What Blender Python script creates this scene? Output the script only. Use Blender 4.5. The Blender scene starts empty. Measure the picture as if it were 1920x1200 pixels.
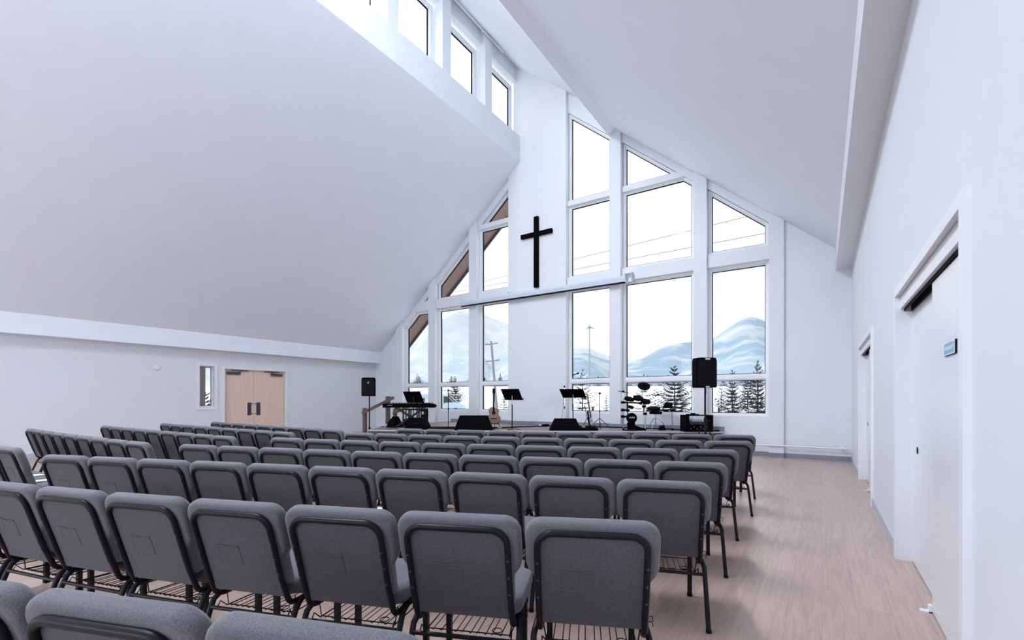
import bpy, bmesh, math, random
from mathutils import Vector, Matrix, Euler, noise

random.seed(7)
S = bpy.context.scene
C = S.collection
PI = math.pi

# ---------------------------------------------------------------- camera
F_PX = 862.37
TH = math.radians(33.97)
cam_d = bpy.data.cameras.new('camera')
cam = bpy.data.objects.new('camera', cam_d)
C.objects.link(cam)
cam.location = (0, 0, 1.32)
cam.rotation_euler = (PI / 2, 0, TH)
cam_d.sensor_width = 36
cam_d.lens = 36 * F_PX / 1920
cam_d.shift_y = 150.0 / 1920
cam_d.clip_end = 9000
cam_d.clip_start = 0.05
S.camera = cam

# ---------------------------------------------------------------- exposure
S.view_settings.view_transform = 'Standard'
S.view_settings.look = 'None'
S.view_settings.gamma = 1
S.view_settings.use_curve_mapping = False
S.view_settings.exposure = 0.52

# ---------------------------------------------------------------- world (bright overcast sky)
W = bpy.data.worlds.new('world'); S.world = W
W.use_nodes = True
nt = W.node_tree; nt.nodes.clear()
wo = nt.nodes.new('ShaderNodeOutputWorld'); bg = nt.nodes.new('ShaderNodeBackground')
tc = nt.nodes.new('ShaderNodeTexCoord'); nz = nt.nodes.new('ShaderNodeTexNoise'); rp = nt.nodes.new('ShaderNodeValToRGB')
mp = nt.nodes.new('ShaderNodeMapping'); mp.inputs['Scale'].default_value = (1, 1, 3)
nz.inputs['Scale'].default_value = 2.2; nz.inputs['Detail'].default_value = 6
rp.color_ramp.elements[0].position = 0.32; rp.color_ramp.elements[0].color = (0.90, 0.93, 0.97, 1)
rp.color_ramp.elements[1].position = 0.52; rp.color_ramp.elements[1].color = (0.96, 0.975, 1.0, 1)
nt.links.new(tc.outputs['Generated'], mp.inputs['Vector']); nt.links.new(mp.outputs[0], nz.inputs['Vector'])
nt.links.new(nz.outputs['Fac'], rp.inputs['Fac']); nt.links.new(rp.outputs[0], bg.inputs['Color'])
bg.inputs['Strength'].default_value = 1.03
# bright sky lobe added on the unseen left to push light through the high windows
dt = nt.nodes.new('ShaderNodeVectorMath'); dt.operation = 'DOT_PRODUCT'; dt.inputs[1].default_value = Vector((-0.84, 0.1, 0.55)).normalized()
nt.links.new(tc.outputs['Generated'], dt.inputs[0])
mx_ = nt.nodes.new('ShaderNodeMath'); mx_.operation = 'MAXIMUM'; mx_.inputs[1].default_value = 0.0; nt.links.new(dt.outputs['Value'], mx_.inputs[0])
pw = nt.nodes.new('ShaderNodeMath'); pw.operation = 'POWER'; pw.inputs[1].default_value = 14; nt.links.new(mx_.outputs[0], pw.inputs[0])
ma = nt.nodes.new('ShaderNodeMath'); ma.operation = 'MULTIPLY_ADD'; ma.inputs[1].default_value = 3.2; ma.inputs[2].default_value = 1.0; nt.links.new(pw.outputs[0], ma.inputs[0])
nt.links.new(ma.outputs[0], bg.inputs['Strength'])
nt.links.new(bg.outputs[0], wo.inputs[0])

# ---------------------------------------------------------------- unseen area fills added to brighten the hall, and the lamp behind the loudspeaker shadow
def area(name, loc, target, sx, sy, power, col=(0.84, 0.902, 1.0)):
    d = bpy.data.lights.new(name, 'AREA'); d.shape = 'RECTANGLE'; d.size = sx; d.size_y = sy
    d.energy = power; d.color = col
    o = bpy.data.objects.new(name, d); C.objects.link(o); o.location = loc
    o.rotation_euler = (Vector(target) - Vector(loc)).to_track_quat('-Z', 'Y').to_euler()
    return o
def lamp(name, loc, power, r=0.15, col=(0.85, 0.905, 1.0)):
    d = bpy.data.lights.new(name, 'POINT'); d.energy = power; d.shadow_soft_size = r; d.color = col
    o = bpy.data.objects.new(name, d); C.objects.link(o); o.location = loc
    return o
area('rear_fill', (-5.0, -11.2, 3.2), (-8.0, 9, 3.6), 8, 2.4, 520)  # added unseen fill from behind the camera to brighten the hall
area('upper_fill', (-7.15, 2.0, 10.6), (-8.0, 3.6, 0), 1.2, 8.0, 1200)  # unseen fill added in the roof gap, imitating daylight from the high windows
area('hidden_fill', (-5.0, 8.2, 9.05), (-9, 8.2, 9.0), 6.6, 0.5, 14)  # unseen strip added behind the ceiling edge to brighten fascia and left slope
lamp('stand_lamp', (-10.5, -5.0, 1.5), 130, 0.12)

# ---------------------------------------------------------------- material helpers
def mat(name, col, rough=0.6, metal=0.0, spec=0.5, sheen=0.0, nscale=0, namt=0.0, bump=0.0, stretch=None):
    m = bpy.data.materials.new(name); m.use_nodes = True
    t = m.node_tree; b = t.nodes['Principled BSDF']
    b.inputs['Base Color'].default_value = (*col, 1); b.inputs['Roughness'].default_value = rough
    b.inputs['Metallic'].default_value = metal; b.inputs['Specular IOR Level'].default_value = spec
    if sheen:
        b.inputs['Sheen Weight'].default_value = sheen; b.inputs['Sheen Roughness'].default_value = 0.5
    if nscale:
        tc = t.nodes.new('ShaderNodeTexCoord'); n = t.nodes.new('ShaderNodeTexNoise')
        n.inputs['Scale'].default_value = nscale; n.inputs['Detail'].default_value = 5
        src = tc.outputs['Object']
        if stretch:
            mp = t.nodes.new('ShaderNodeMapping'); mp.inputs['Scale'].default_value = stretch
            t.links.new(src, mp.inputs['Vector']); src = mp.outputs[0]
        t.links.new(src, n.inputs['Vector'])
        r = t.nodes.new('ShaderNodeValToRGB')
        r.color_ramp.elements[0].position = 0.3; r.color_ramp.elements[1].position = 0.7
        r.color_ramp.elements[0].color = (*[c * (1 - namt) for c in col], 1)
        r.color_ramp.elements[1].color = (*[min(1, c * (1 + namt)) for c in col], 1)
        t.links.new(n.outputs['Fac'], r.inputs['Fac']); t.links.new(r.outputs[0], b.inputs['Base Color'])
        if bump:
            bp = t.nodes.new('ShaderNodeBump'); bp.inputs['Strength'].default_value = bump
            bp.inputs['Distance'].default_value = 0.002
            t.links.new(n.outputs['Fac'], bp.inputs['Height']); t.links.new(bp.outputs[0], b.inputs['Normal'])
    return m

M = {}
M['wall'] = mat('painted_drywall', (0.74, 0.765, 0.80), 0.55, nscale=3, namt=0.01)
M['ceil'] = mat('painted_ceiling', (0.85, 0.895, 0.965), 0.7, nscale=2, namt=0.012)
M['trim'] = mat('white_trim_paint', (0.80, 0.815, 0.845), 0.35)
M['door'] = mat('white_door_paint', (0.75, 0.765, 0.80), 0.25)
M['gasket'] = mat('black_gasket', (0.006, 0.006, 0.009), 0.7, spec=0.1)
M['base_grey'] = mat('grey_vinyl_base', (0.23, 0.25, 0.31), 0.4, nscale=4, namt=0.1)
M['base_light'] = mat('light_vinyl_base', (0.47, 0.50, 0.58), 0.3)
M['black'] = mat('black_plastic', (0.003, 0.003, 0.0035), 0.85, spec=0.04)
M['blackm'] = mat('black_powder_coat', (0.006, 0.006, 0.008), 0.4, spec=0.2)
M['dark'] = mat('dark_hardware', (0.045, 0.047, 0.06), 0.4)
M['chrome'] = mat('chrome_tube', (0.75, 0.78, 0.84), 0.15, metal=1.0)
M['white'] = mat('white_plastic', (0.8, 0.82, 0.86), 0.4)
M['screen'] = mat('screen_housing', (0.60, 0.655, 0.73), 0.35)
M['paper'] = mat('white_paper', (0.85, 0.88, 0.94), 0.7)
M['teal'] = mat('teal_sign', (0.20, 0.42, 0.56), 0.4)
M['wood_rail'] = mat('stained_rail_wood', (0.145, 0.092, 0.068), 0.5, nscale=9, namt=0.35, stretch=(6, 6, 0.6))
M['wood_stage'] = mat('stage_floor_wood', (0.19, 0.13, 0.102), 0.45, nscale=3, namt=0.18, stretch=(1, 8, 1))
M['soffit'] = mat('brown_soffit', (0.23, 0.145, 0.125), 0.6, nscale=3, namt=0.2, stretch=(1, 12, 1))
M['fascia'] = mat('grey_fascia', (0.08, 0.08, 0.11), 0.5)
M['guitar'] = mat('guitar_top_wood', (0.22, 0.135, 0.095), 0.3, nscale=12, namt=0.15, stretch=(6, 1, 1))
M['neckwood'] = mat('maple_neck', (0.36, 0.22, 0.14), 0.4)
M['rug'] = mat('black_carpet', (0.006, 0.006, 0.008), 0.95, spec=0.05)
M['fabric'] = mat('grey_chair_fabric', (0.135, 0.134, 0.150), 0.95, spec=0.12, sheen=0.3, nscale=270, namt=0.32, bump=0.25)
M['fabric_back'] = mat('grey_back_fabric', (0.098, 0.093, 0.104), 0.95, spec=0.1, sheen=0.12, nscale=270, namt=0.34, bump=0.2)
M['frame'] = mat('chair_frame_steel', (0.009, 0.0085, 0.012), 0.42, spec=0.2)
M['bark'] = mat('spruce_bark', (0.035, 0.03, 0.035), 0.9)
M['needle'] = mat('spruce_needles', (0.022, 0.026, 0.034), 0.9, nscale=5, namt=0.5)
M['pole'] = mat('weathered_pole', (0.22, 0.22, 0.26), 0.8)
M['galv'] = mat('galvanised_steel', (0.30, 0.33, 0.38), 0.5)
M['road'] = mat('road_asphalt', (0.16, 0.165, 0.18), 0.85)
M['van'] = mat('van_paint', (0.46, 0.60, 0.70), 0.4)
M['vanglass'] = mat('van_window_glass', (0.03, 0.035, 0.045), 0.15)
M['orange'] = mat('orange_decal', (0.75, 0.32, 0.12), 0.5)
M['decal'] = mat('pale_decal', (0.38, 0.40, 0.46), 0.5)

def wood_door():
    m = mat('pale_maple_veneer', (0.78, 0.58, 0.48), 0.45, nscale=4, namt=0.06, stretch=(1, 12, 0.35))
    return m
M['maple'] = wood_door()

def floor_mat():
    m = bpy.data.materials.new('vinyl_plank_floor'); m.use_nodes = True
    t = m.node_tree; b = t.nodes['Principled BSDF']; N = t.nodes.new; L = t.links.new
    tc = N('ShaderNodeTexCoord'); mp = N('ShaderNodeMapping')
    mp.inputs['Rotation'].default_value = (0, 0, PI / 2)
    L(tc.outputs['Object'], mp.inputs['Vector'])
    br = N('ShaderNodeTexBrick'); br.inputs['Scale'].default_value = 1.0
    br.inputs['Brick Width'].default_value = 1.22; br.inputs['Row Height'].default_value = 0.18
    br.inputs['Mortar Size'].default_value = 0.0012; br.offset = 0.37
    br.inputs['Color1'].default_value = (0.52, 0.38, 0.325, 1); br.inputs['Color2'].default_value = (0.46, 0.33, 0.275, 1)
    br.inputs['Mortar'].default_value = (0.31, 0.21, 0.175, 1)
    L(mp.outputs[0], br.inputs['Vector'])
    m2 = N('ShaderNodeMapping'); m2.inputs['Scale'].default_value = (14, 0.9, 1)
    L(tc.outputs['Object'], m2.inputs['Vector'])
    n = N('ShaderNodeTexNoise'); n.inputs['Scale'].default_value = 3.0; n.inputs['Detail'].default_value = 8; n.inputs['Distortion'].default_value = 0.8
    L(m2.outputs[0], n.inputs['Vector'])
    r = N('ShaderNodeValToRGB'); r.color_ramp.elements[0].position = 0.3; r.color_ramp.elements[1].position = 0.7
    r.color_ramp.elements[0].color = (0.80, 0.80, 0.80, 1); r.color_ramp.elements[1].color = (1.08, 1.08, 1.08, 1)
    L(n.outputs['Fac'], r.inputs['Fac'])
    mx = N('ShaderNodeMix'); mx.data_type = 'RGBA'; mx.blend_type = 'MULTIPLY'; mx.inputs['Factor'].default_value = 1
    L(br.outputs['Color'], mx.inputs['A']); L(r.outputs[0], mx.inputs['B'])
    L(mx.outputs['Result'], b.inputs['Base Color'])
    b.inputs['Roughness'].default_value = 0.34; b.inputs['Specular IOR Level'].default_value = 0.7
    bp = N('ShaderNodeBump'); bp.inputs['Strength'].default_value = 0.15; bp.inputs['Distance'].default_value = 0.002
    L(n.outputs['Fac'], bp.inputs['Height']); L(bp.outputs[0], b.inputs['Normal'])
    return m
M['floor'] = floor_mat()

def glass_mat():
    m = bpy.data.materials.new('window_glass'); m.use_nodes = True
    t = m.node_tree; t.nodes.clear(); N = t.nodes.new
    o = N('ShaderNodeOutputMaterial'); mx = N('ShaderNodeMixShader'); tr = N('ShaderNodeBsdfTransparent'); g = N('ShaderNodeBsdfGlossy')
    g.inputs['Roughness'].default_value = 0.02; mx.inputs[0].default_value = 0.004
    tr.inputs['Color'].default_value = (0.985, 0.995, 1, 1)
    t.links.new(tr.outputs[0], mx.inputs[1]); t.links.new(g.outputs[0], mx.inputs[2]); t.links.new(mx.outputs[0], o.inputs[0])
    return m
M['glass'] = glass_mat()

def snow_mat():
    m = bpy.data.materials.new('snow_with_grass'); m.use_nodes = True
    t = m.node_tree; b = t.nodes['Principled BSDF']; N = t.nodes.new; L = t.links.new
    tc = N('ShaderNodeTexCoord'); n = N('ShaderNodeTexNoise'); n.inputs['Scale'].default_value = 1.6; n.inputs['Detail'].default_value = 9
    n.inputs['Roughness'].default_value = 0.72
    L(tc.outputs['Object'], n.inputs['Vector'])
    r = N('ShaderNodeValToRGB'); r.color_ramp.elements[0].position = 0.36; r.color_ramp.elements[1].position = 0.41
    r.color_ramp.elements[0].color = (0.30, 0.32, 0.38, 1); r.color_ramp.elements[1].color = (0.80, 0.82, 0.85, 1)
    L(n.outputs['Fac'], r.inputs['Fac']); L(r.outputs[0], b.inputs['Base Color'])
    b.inputs['Roughness'].default_value = 0.9; b.inputs['Specular IOR Level'].default_value = 0.1
    return m
M['snow'] = snow_mat()

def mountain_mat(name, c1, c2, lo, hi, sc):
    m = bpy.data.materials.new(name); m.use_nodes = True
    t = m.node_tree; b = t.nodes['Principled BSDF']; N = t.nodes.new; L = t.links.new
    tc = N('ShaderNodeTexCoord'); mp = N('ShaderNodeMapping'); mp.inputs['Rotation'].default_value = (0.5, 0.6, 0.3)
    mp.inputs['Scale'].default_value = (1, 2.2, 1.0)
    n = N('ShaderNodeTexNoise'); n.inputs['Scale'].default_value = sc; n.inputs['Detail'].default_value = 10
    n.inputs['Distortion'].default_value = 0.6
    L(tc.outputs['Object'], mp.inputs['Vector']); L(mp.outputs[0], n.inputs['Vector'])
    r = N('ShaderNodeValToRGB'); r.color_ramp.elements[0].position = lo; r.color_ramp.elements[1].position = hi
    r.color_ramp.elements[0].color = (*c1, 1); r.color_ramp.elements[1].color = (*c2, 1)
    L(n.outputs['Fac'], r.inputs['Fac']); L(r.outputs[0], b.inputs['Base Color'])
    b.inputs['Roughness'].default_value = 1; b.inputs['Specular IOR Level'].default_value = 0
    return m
M['mtn'] = mountain_mat('hazed_forest_slope', (0.30, 0.40, 0.50), (0.54, 0.58, 0.62), 0.47, 0.66, 0.008)  # distance haze is mixed into these three slope colours as pale blue
M['mtn3'] = mountain_mat('hazed_snowy_slope', (0.42, 0.51, 0.58), (0.58, 0.62, 0.66), 0.42, 0.62, 0.008)
M['mtn2'] = mountain_mat('hazed_rock_slope', (0.52, 0.585, 0.64), (0.63, 0.66, 0.69), 0.42, 0.6, 0.006)

# ---------------------------------------------------------------- mesh builder
class MB:
    def __init__(s): s.v = []; s.f = []; s.m = []
    def add(s, vs, fs, mi=0):
        o = len(s.v); s.v += [tuple(v) for v in vs]; s.f += [tuple(i + o for i in f) for f in fs]; s.m += [mi] * len(fs); return s
    def box(s, x0, x1, y0, y1, z0, z1, mi=0, T=None):
        vs = [Vector(p) for p in ((x0,y0,z0),(x1,y0,z0),(x1,y1,z0),(x0,y1,z0),(x0,y0,z1),(x1,y0,z1),(x1,y1,z1),(x0,y1,z1))]
        if T is not None: vs = [T @ v for v in vs]
        return s.add(vs, [(0,3,2,1),(4,5,6,7),(0,1,5,4),(1,2,6,5),(2,3,7,6),(3,0,4,7)], mi)
    def bar(s, a, b, w, h, mi=0, up=(0,0,1)):
        a = Vector(a); b = Vector(b); d = (b - a).normalized(); u = Vector(up)
        if abs(d.dot(u)) > 0.98: u = Vector((0,1,0))
        x = d.cross(u).normalized(); z = x.cross(d).normalized(); vs = []
        for p in (a, b):
            for i, j in ((-1,-1),(1,-1),(1,1),(-1,1)): vs.append(p + x * (i*w/2) + z * (j*h/2))
        return s.add(vs, [(3,2,1,0),(4,5,6,7),(0,1,5,4),(1,2,6,5),(2,3,7,6),(3,0,4,7)], mi)
    def tube(s, path, r, n=8, closed=False, mi=0, caps=True, rx=None):
        P = [Vector(p) for p in path]; k = len(P); rings = []; up = None
        for i in range(k):
            if closed: d = (P[(i+1)%k] - P[i-1])
            else: d = (P[min(i+1,k-1)] - P[max(i-1,0)])
            d = d.normalized() if d.length > 1e-9 else Vector((0,0,1))
            if up is None:
                up = Vector((0,0,1)) if abs(d.z) < 0.9 else Vector((1,0,0))
            x = d.cross(up)
            if x.length < 1e-4: x = d.cross(Vector((0,1,0)))
            x.normalize(); z = x.cross(d).normalized(); up = z
            rr = r[i] if isinstance(r, (list, tuple)) else r
            rw = rr if rx is None else rx
            rings.append([P[i] + x*rw*math.cos(2*PI*j/n) + z*rr*math.sin(2*PI*j/n) for j in range(n)])
        vs = [v for R in rings for v in R]; fs = []
        for i in range(k if closed else k-1):
            a = i*n; b = ((i+1) % k)*n
            for j in range(n): fs.append((a+j, a+(j+1)%n, b+(j+1)%n, b+j))
        if caps and not closed: fs.append(tuple(range(n))[::-1]); fs.append(tuple((k-1)*n + j for j in range(n)))
        return s.add(vs, fs, mi)
    def lathe(s, prof, n=20, c=(0,0,0), T=None, mi=0):
        vs = []; fs = []; k = len(prof)
        for (r, z) in prof:
            for j in range(n):
                v = Vector((r*math.cos(2*PI*j/n), r*math.sin(2*PI*j/n), z))
                if T is not None: v = T @ v
                vs.append(v + Vector(c))
        for i in range(k-1):
            for j in range(n): fs.append((i*n+j, i*n+(j+1)%n, (i+1)*n+(j+1)%n, (i+1)*n+j))
        fs.append(tuple(range(n))[::-1]); fs.append(tuple((k-1)*n+j for j in range(n)))
        return s.add(vs, fs, mi)
    def prism(s, poly, f, d0, d1, mi=0):
        """poly of 2-D points, f(u, v, d) -> 3-D point"""
        n = len(poly)
        vs = [f(u, v, d0) for u, v in poly] + [f(u, v, d1) for u, v in poly]
        fs = [tuple(range(n))[::-1], tuple(range(n, 2*n))] + [(i, (i+1)%n, n+(i+1)%n, n+i) for i in range(n)]
        return s.add(vs, fs, mi)
    def ring(s, outer, inner, f, d0, d1, mi=0):
        n = len(outer); vs = []
        for d in (d0, d1):
            vs += [f(u, v, d) for u, v in outer] + [f(u, v, d) for u, v in inner]
        fs = []
        for i in range(n):
            j = (i+1) % n
            fs += [(i, j, n+j, n+i), (2*n+i, 3*n+i, 3*n+j, 2*n+j), (i, 2*n+i, 2*n+j, j), (n+i, n+j, 3*n+j, 3*n+i)]
        return s.add(vs, fs, mi)
    def build(s, name, mats, parent=None, smooth=False, fix=True):
        me = bpy.data.meshes.new(name); me.from_pydata(s.v, [], s.f)
        if not isinstance(mats, (list, tuple)): mats = [mats]
        for m in mats: me.materials.append(m)
        me.polygons.foreach_set('material_index', s.m)
        if fix:
            bm = bmesh.new(); bm.from_mesh(me); bmesh.ops.recalc_face_normals(bm, faces=bm.faces); bm.to_mesh(me); bm.free()
        if smooth:
            me.polygons.foreach_set('use_smooth', [True]*len(me.polygons))
            me.set_sharp_from_angle(angle=math.radians(38))
        me.update()
        o = bpy.data.objects.new(name, me); C.objects.link(o)
        if parent: o.parent = parent
        return o

XZ = lambda u, v, d: (u, d, v)      # polygon in the x-z plane, depth along y
YZ = lambda u, v, d: (d, u, v)
XY = lambda u, v, d: (u, v, d)

def tag(o, label=None, cat=None, group=None, kind=None):
    if label: o['label'] = label
    if cat: o['category'] = cat
    if group: o['group'] = group
    if kind: o['kind'] = kind
    return o
def structure(o, label, cat):
    return tag(o, label, cat, kind='structure')
def thing(name, label, cat, loc=(0,0,0), rz=0, group=None):
    o = bpy.data.objects.new(name, None); C.objects.link(o); o.location = loc; o.rotation_euler = (0,0,rz)
    o.empty_display_size = 0.1
    return tag(o, label, cat, group)
KIDS = {}
def children(o): return [c for c in bpy.data.objects if c.parent == o]
def copy_tree(o, cache, parent=None):
    c = o.copy(); C.objects.link(c); c.parent = parent
    for ch in cache[o.name]: copy_tree(ch, cache, c)
    return c
def tree_cache(o, cache=None):
    cache = {} if cache is None else cache
    ch = children(o); cache[o.name] = ch
    for k in ch: tree_cache(k, cache)
    return cache

def clip(poly, a, b, c):
    """keep a*x + b*z <= c"""
    out = []
    for i in range(len(poly)):
        p, q = poly[i], poly[(i+1) % len(poly)]
        dp = a*p[0] + b*p[1] - c; dq = a*q[0] + b*q[1] - c
        if dp <= 0: out.append(p)
        if (dp < 0) != (dq < 0) and dp != 0 and dq != 0:
            t = dp / (dp - dq); out.append((p[0] + t*(q[0]-p[0]), p[1] + t*(q[1]-p[1])))
    return out
def offset(poly, w):
    """offset a convex polygon outwards by w (any winding)"""
    n = len(poly)
    A = sum(poly[i][0]*poly[(i+1)%n][1] - poly[(i+1)%n][0]*poly[i][1] for i in range(n))
    sg = 1 if A > 0 else -1
    L = []
    for i in range(n):
        p, q = poly[i], poly[(i+1)%n]; dx, dz = q[0]-p[0], q[1]-p[1]; l = math.hypot(dx, dz)
        nx, nz = sg*dz/l, -sg*dx/l
        L.append((nx, nz, nx*p[0] + nz*p[1] + w))
    out = []
    for i in range(n):
        a1, b1, c1 = L[i-1]; a2, b2, c2 = L[i]; D = a1*b2 - a2*b1
        if abs(D) < 1e-9: out.append((poly[i][0] + a2*w, poly[i][1] + b2*w))
        else: out.append(((c1*b2 - c2*b1)/D, (a1*c2 - a2*c1)/D))
    return out
def rrect(x0, x1, z0, z1, r, n=6, corners=(1,1,1,1)):
    pts = []
    for (cx, cz, a0, on) in ((x1, z1, 0, corners[0]), (x0, z1, 90, corners[1]), (x0, z0, 180, corners[2]), (x1, z0, 270, corners[3])):
        if not on: pts.append((cx, cz)); continue
        sx = -1 if cx == x1 else 1; sz = -1 if cz == z1 else 1
        for k in range(n+1):
            a = math.radians(a0 + 90*k/n); pts.append((cx + sx*r + r*math.cos(a), cz + sz*r + r*math.sin(a)))
    return pts
# ================================================================ the hall
XLW, XRW, YG, YB = -14.85, 0.53, 12.19, -12.0
ZL = lambda x: 6.48 + 0.853 * (x + 10.71)
ZR = lambda x: 6.52 - 0.84 * (x + 2.01)
ZM = lambda x: 10.42 - 0.80 * (x + 6.22)
XGL, XGR = -7.91, -4.95

structure(MB().box(XLW-2.5, XRW+0.4, YB-0.2, YG+0.34, -0.2, 0).build('floor', M['floor']),
          'pale pinkish wood plank floor of the hall', 'floor')

# roof slopes
structure(MB().prism([(XLW-0.1, ZL(XLW-0.1)), (XGL-0.002, ZL(XGL-0.002)), (XGL-0.002, ZL(XGL-0.35)+0.35), (XLW-0.1, ZL(XLW-0.1)+0.4)], XZ, YB-0.2, YG+0.31).build('ceiling_left', M['ceil']),
          'large white sloping ceiling on the left', 'ceiling')
structure(MB().prism([(XRW+0.1, ZR(XRW+0.1)), (-4.72, ZR(-4.72)), (XGR, 8.71), (XGR, ZM(XGR)+0.02), (XGR+0.3, ZM(XGR)+0.1), (XRW+0.1, ZR(XRW+0.1)+0.75)], XZ, YB-0.2, YG+0.31).build('ceiling_right', M['ceil']),
          'white sloping ceiling on the right with a bevelled upper edge', 'ceiling')
structure(MB().prism([(-8.45, ZM(-8.45)), (XGR+0.02, ZM(XGR+0.02)), (XGR+0.02, ZM(XGR+0.02)+0.3), (-8.45, ZM(-8.45)+0.3)], XZ, YB-0.2, YG+0.31).build('ceiling_upper', M['ceil']),
          'bright narrow ceiling above the row of high windows', 'ceiling')
# eaves beams
structure(MB().box(XLW-0.05, -14.53, YB, YG+0.06, 2.77, ZL(-14.53)+0.1).build('trim_1', M['ceil']),
          'boxed white beam along the top of the left wall', 'beam')
structure(MB().box(0.25, XRW+0.05, YB, YG+0.06, 4.15, ZR(0.25)+0.1).build('trim_2', M['trim']),
          'boxed white beam along the top of the right wall', 'beam')

# gable wall ---------------------------------------------------------
POSTS = [(-13.61, -13.26), (-11.89, -11.57), (-9.99, -9.66), (-4.92, -4.61), (-2.69, -2.38), (-1.02, -0.72)]
PIER = (-8.36, -6.29)
BAYS = [(-13.26, -11.89), (-11.57, -9.99), (-9.66, -8.36), (-6.29, -4.92), (-4.61, -2.69), (-2.38, -1.02)]
w = MB()
w.prism([(XLW-0.1, 0), (-13.5, 0), (-13.5, ZL(-13.5)), (XLW-0.1, ZL(XLW-0.1))], XZ, YG+0.07, YG+0.3)
w.prism([(-0.8, 0), (XRW+0.1, 0), (XRW+0.1, ZR(XRW+0.1)), (-0.8, ZR(-0.8))], XZ, YG+0.07, YG+0.3)
w.prism([(PIER[0], 0), (PIER[1], 0), (PIER[1], ZM(PIER[1])), (XGL-0.25, ZM(XGL-0.25)), (XGL-0.25, ZL(XGL-0.25)), (PIER[0], ZL(PIER[0]))], XZ, YG, YG+0.3)
for i, (a, b) in enumerate(BAYS):
    w.box(a, b, YG+0.17, YG+0.3, 0, 0.93)
    if i < 3: w.prism([(a, ZL(a)-0.26), (b, ZL(b)-0.26), (b, ZL(b)+0.02), (a, ZL(a)+0.02)], XZ, YG+0.1, YG+0.3)
    elif i == 3: w.prism([(a, ZR(a)-0.21), (b, ZR(b)-0.21), (b, ZM(b)+0.02), (a, ZM(a)+0.02)], XZ, YG+0.14, YG+0.3)
    else: w.prism([(a, ZR(a)-0.21), (b, ZR(b)-0.21), (b, ZR(b)+0.02), (a, ZR(a)+0.02)], XZ, YG+0.1, YG+0.3)
structure(w.build('wall_back', M['wall']), 'tall white gable wall around the big windows', 'wall')
for k, (a, b) in enumerate(POSTS):
    Z = ZL if a < -8 else ZR
    p = [(a, 0), (b, 0), (b, Z(b)+0.01), (a, Z(a)+0.01)]
    if abs(a+4.92) < 0.01: p = [(a, 0), (b, 0), (b, Z(b)+0.01), (-4.72, ZR(-4.72)+0.01), (a, 8.72)]
    o = MB().prism(p, XZ, YG, YG+0.3).build('trim_%d' % (3+k), M['wall'])
    structure(o, ['white post at the far left of the gable windows', 'second white post from the left between gable windows', 'third white post from the left between gable windows',
                  'white post right of the cross panel', 'white post behind the right loudspeaker', 'white post at the far right of the gable windows'][k], 'post')
n = 9
for i, (a, b) in enumerate(BAYS):
    zs = [(4.62, 4.95)]
    for (z0, z1) in zs:
        bp = [(a, z0), (b, z0), (b, z1), (a, z1)]
        Z = ZL if i < 3 else ZR
        sl = 0.853 if i < 3 else -0.84
        # keep below the roof:  z - sl*x <= c
        bp = clip(bp, -sl, 1, Z(0))
        structure(MB().prism(bp, XZ, YG+0.08, YG+0.3).build('trim_%d' % n, M['wall']), 'white horizontal beam across the gable window bay %s' % ['left of all', 'second from left', 'left of the cross panel', 'right of the cross panel', 'left of the right loudspeaker', 'right of the right loudspeaker'][i], 'beam'); n += 1
for i in (2, 3, 4):
    a, b = BAYS[i]
    bp = [(a, 7.09), (b, 7.09), (b, 7.24), (a, 7.24)]
    sl = 0.853 if i < 3 else -0.84
    bp = clip(bp, -sl, 1, (ZL if i < 3 else ZR)(0))
    structure(MB().prism(bp, XZ, YG+0.11, YG+0.3).build('trim_%d' % n, M['wall']), 'upper white beam across the gable window bay %s' % {2: 'left of the cross panel', 3: 'right of the cross panel', 4: 'of the tall window right of centre'}[i], 'beam'); n += 1

WN = [0]
def window(polys, f, d_front, d_back, label, fw=0.09, sash=0.028, outer=None):
    """frame, gaskets and panes of one glazed opening; polys = glass outlines (f maps u, v, depth)"""
    WN[0] += 1
    s = 1 if d_back > d_front else -1
    m = MB(); g = MB(); gl = MB()
    if outer:
        m.ring(offset(outer, fw), offset(outer, sash), f, d_front, d_back); p = outer
        x_a, x_b = min(q[0] for q in p)-sash, max(q[0] for q in p)+sash
        z_a, z_b = max(q[1] for q in polys[0])+sash, min(q[1] for q in polys[1])-sash
        m.prism([(x_a, z_a), (x_b, z_a), (x_b, z_b), (x_a, z_b)], f, d_front+s*0.01, d_back)
    for p in polys:
        if not outer: m.ring(offset(p, fw), offset(p, sash), f, d_front, d_back)
        m.ring(offset(p, sash), p, f, d_front + s*0.035, d_back)
        g.ring(offset(p, 0.001), offset(p, -0.014), f, d_front + s*0.05, d_back - s*0.01)
        gl.prism(offset(p, -0.002), f, d_front + s*0.055, d_front + s*0.067)
    o = m.build('window_%d' % WN[0], M['trim'])
    structure(o, label, 'window')
    g.build('gasket', M['gasket'], o); gl.build('glass_pane', M['glass'], o)
    return o
def rect(a, b, z0, z1): return [(a, z0), (b, z0), (b, z1), (a, z1)]
DL = lambda p: clip(p, -0.853, 1, ZL(0) - 0.36)
DR = lambda p: clip(p, 0.84, 1, ZR(0) - 0.31)
WY0, WY1 = YG+0.19, YG+0.3
wl = ['leftmost', 'second from the left', 'third from the left', 'right of the cross', 'fifth from the left', 'rightmost']
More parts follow.
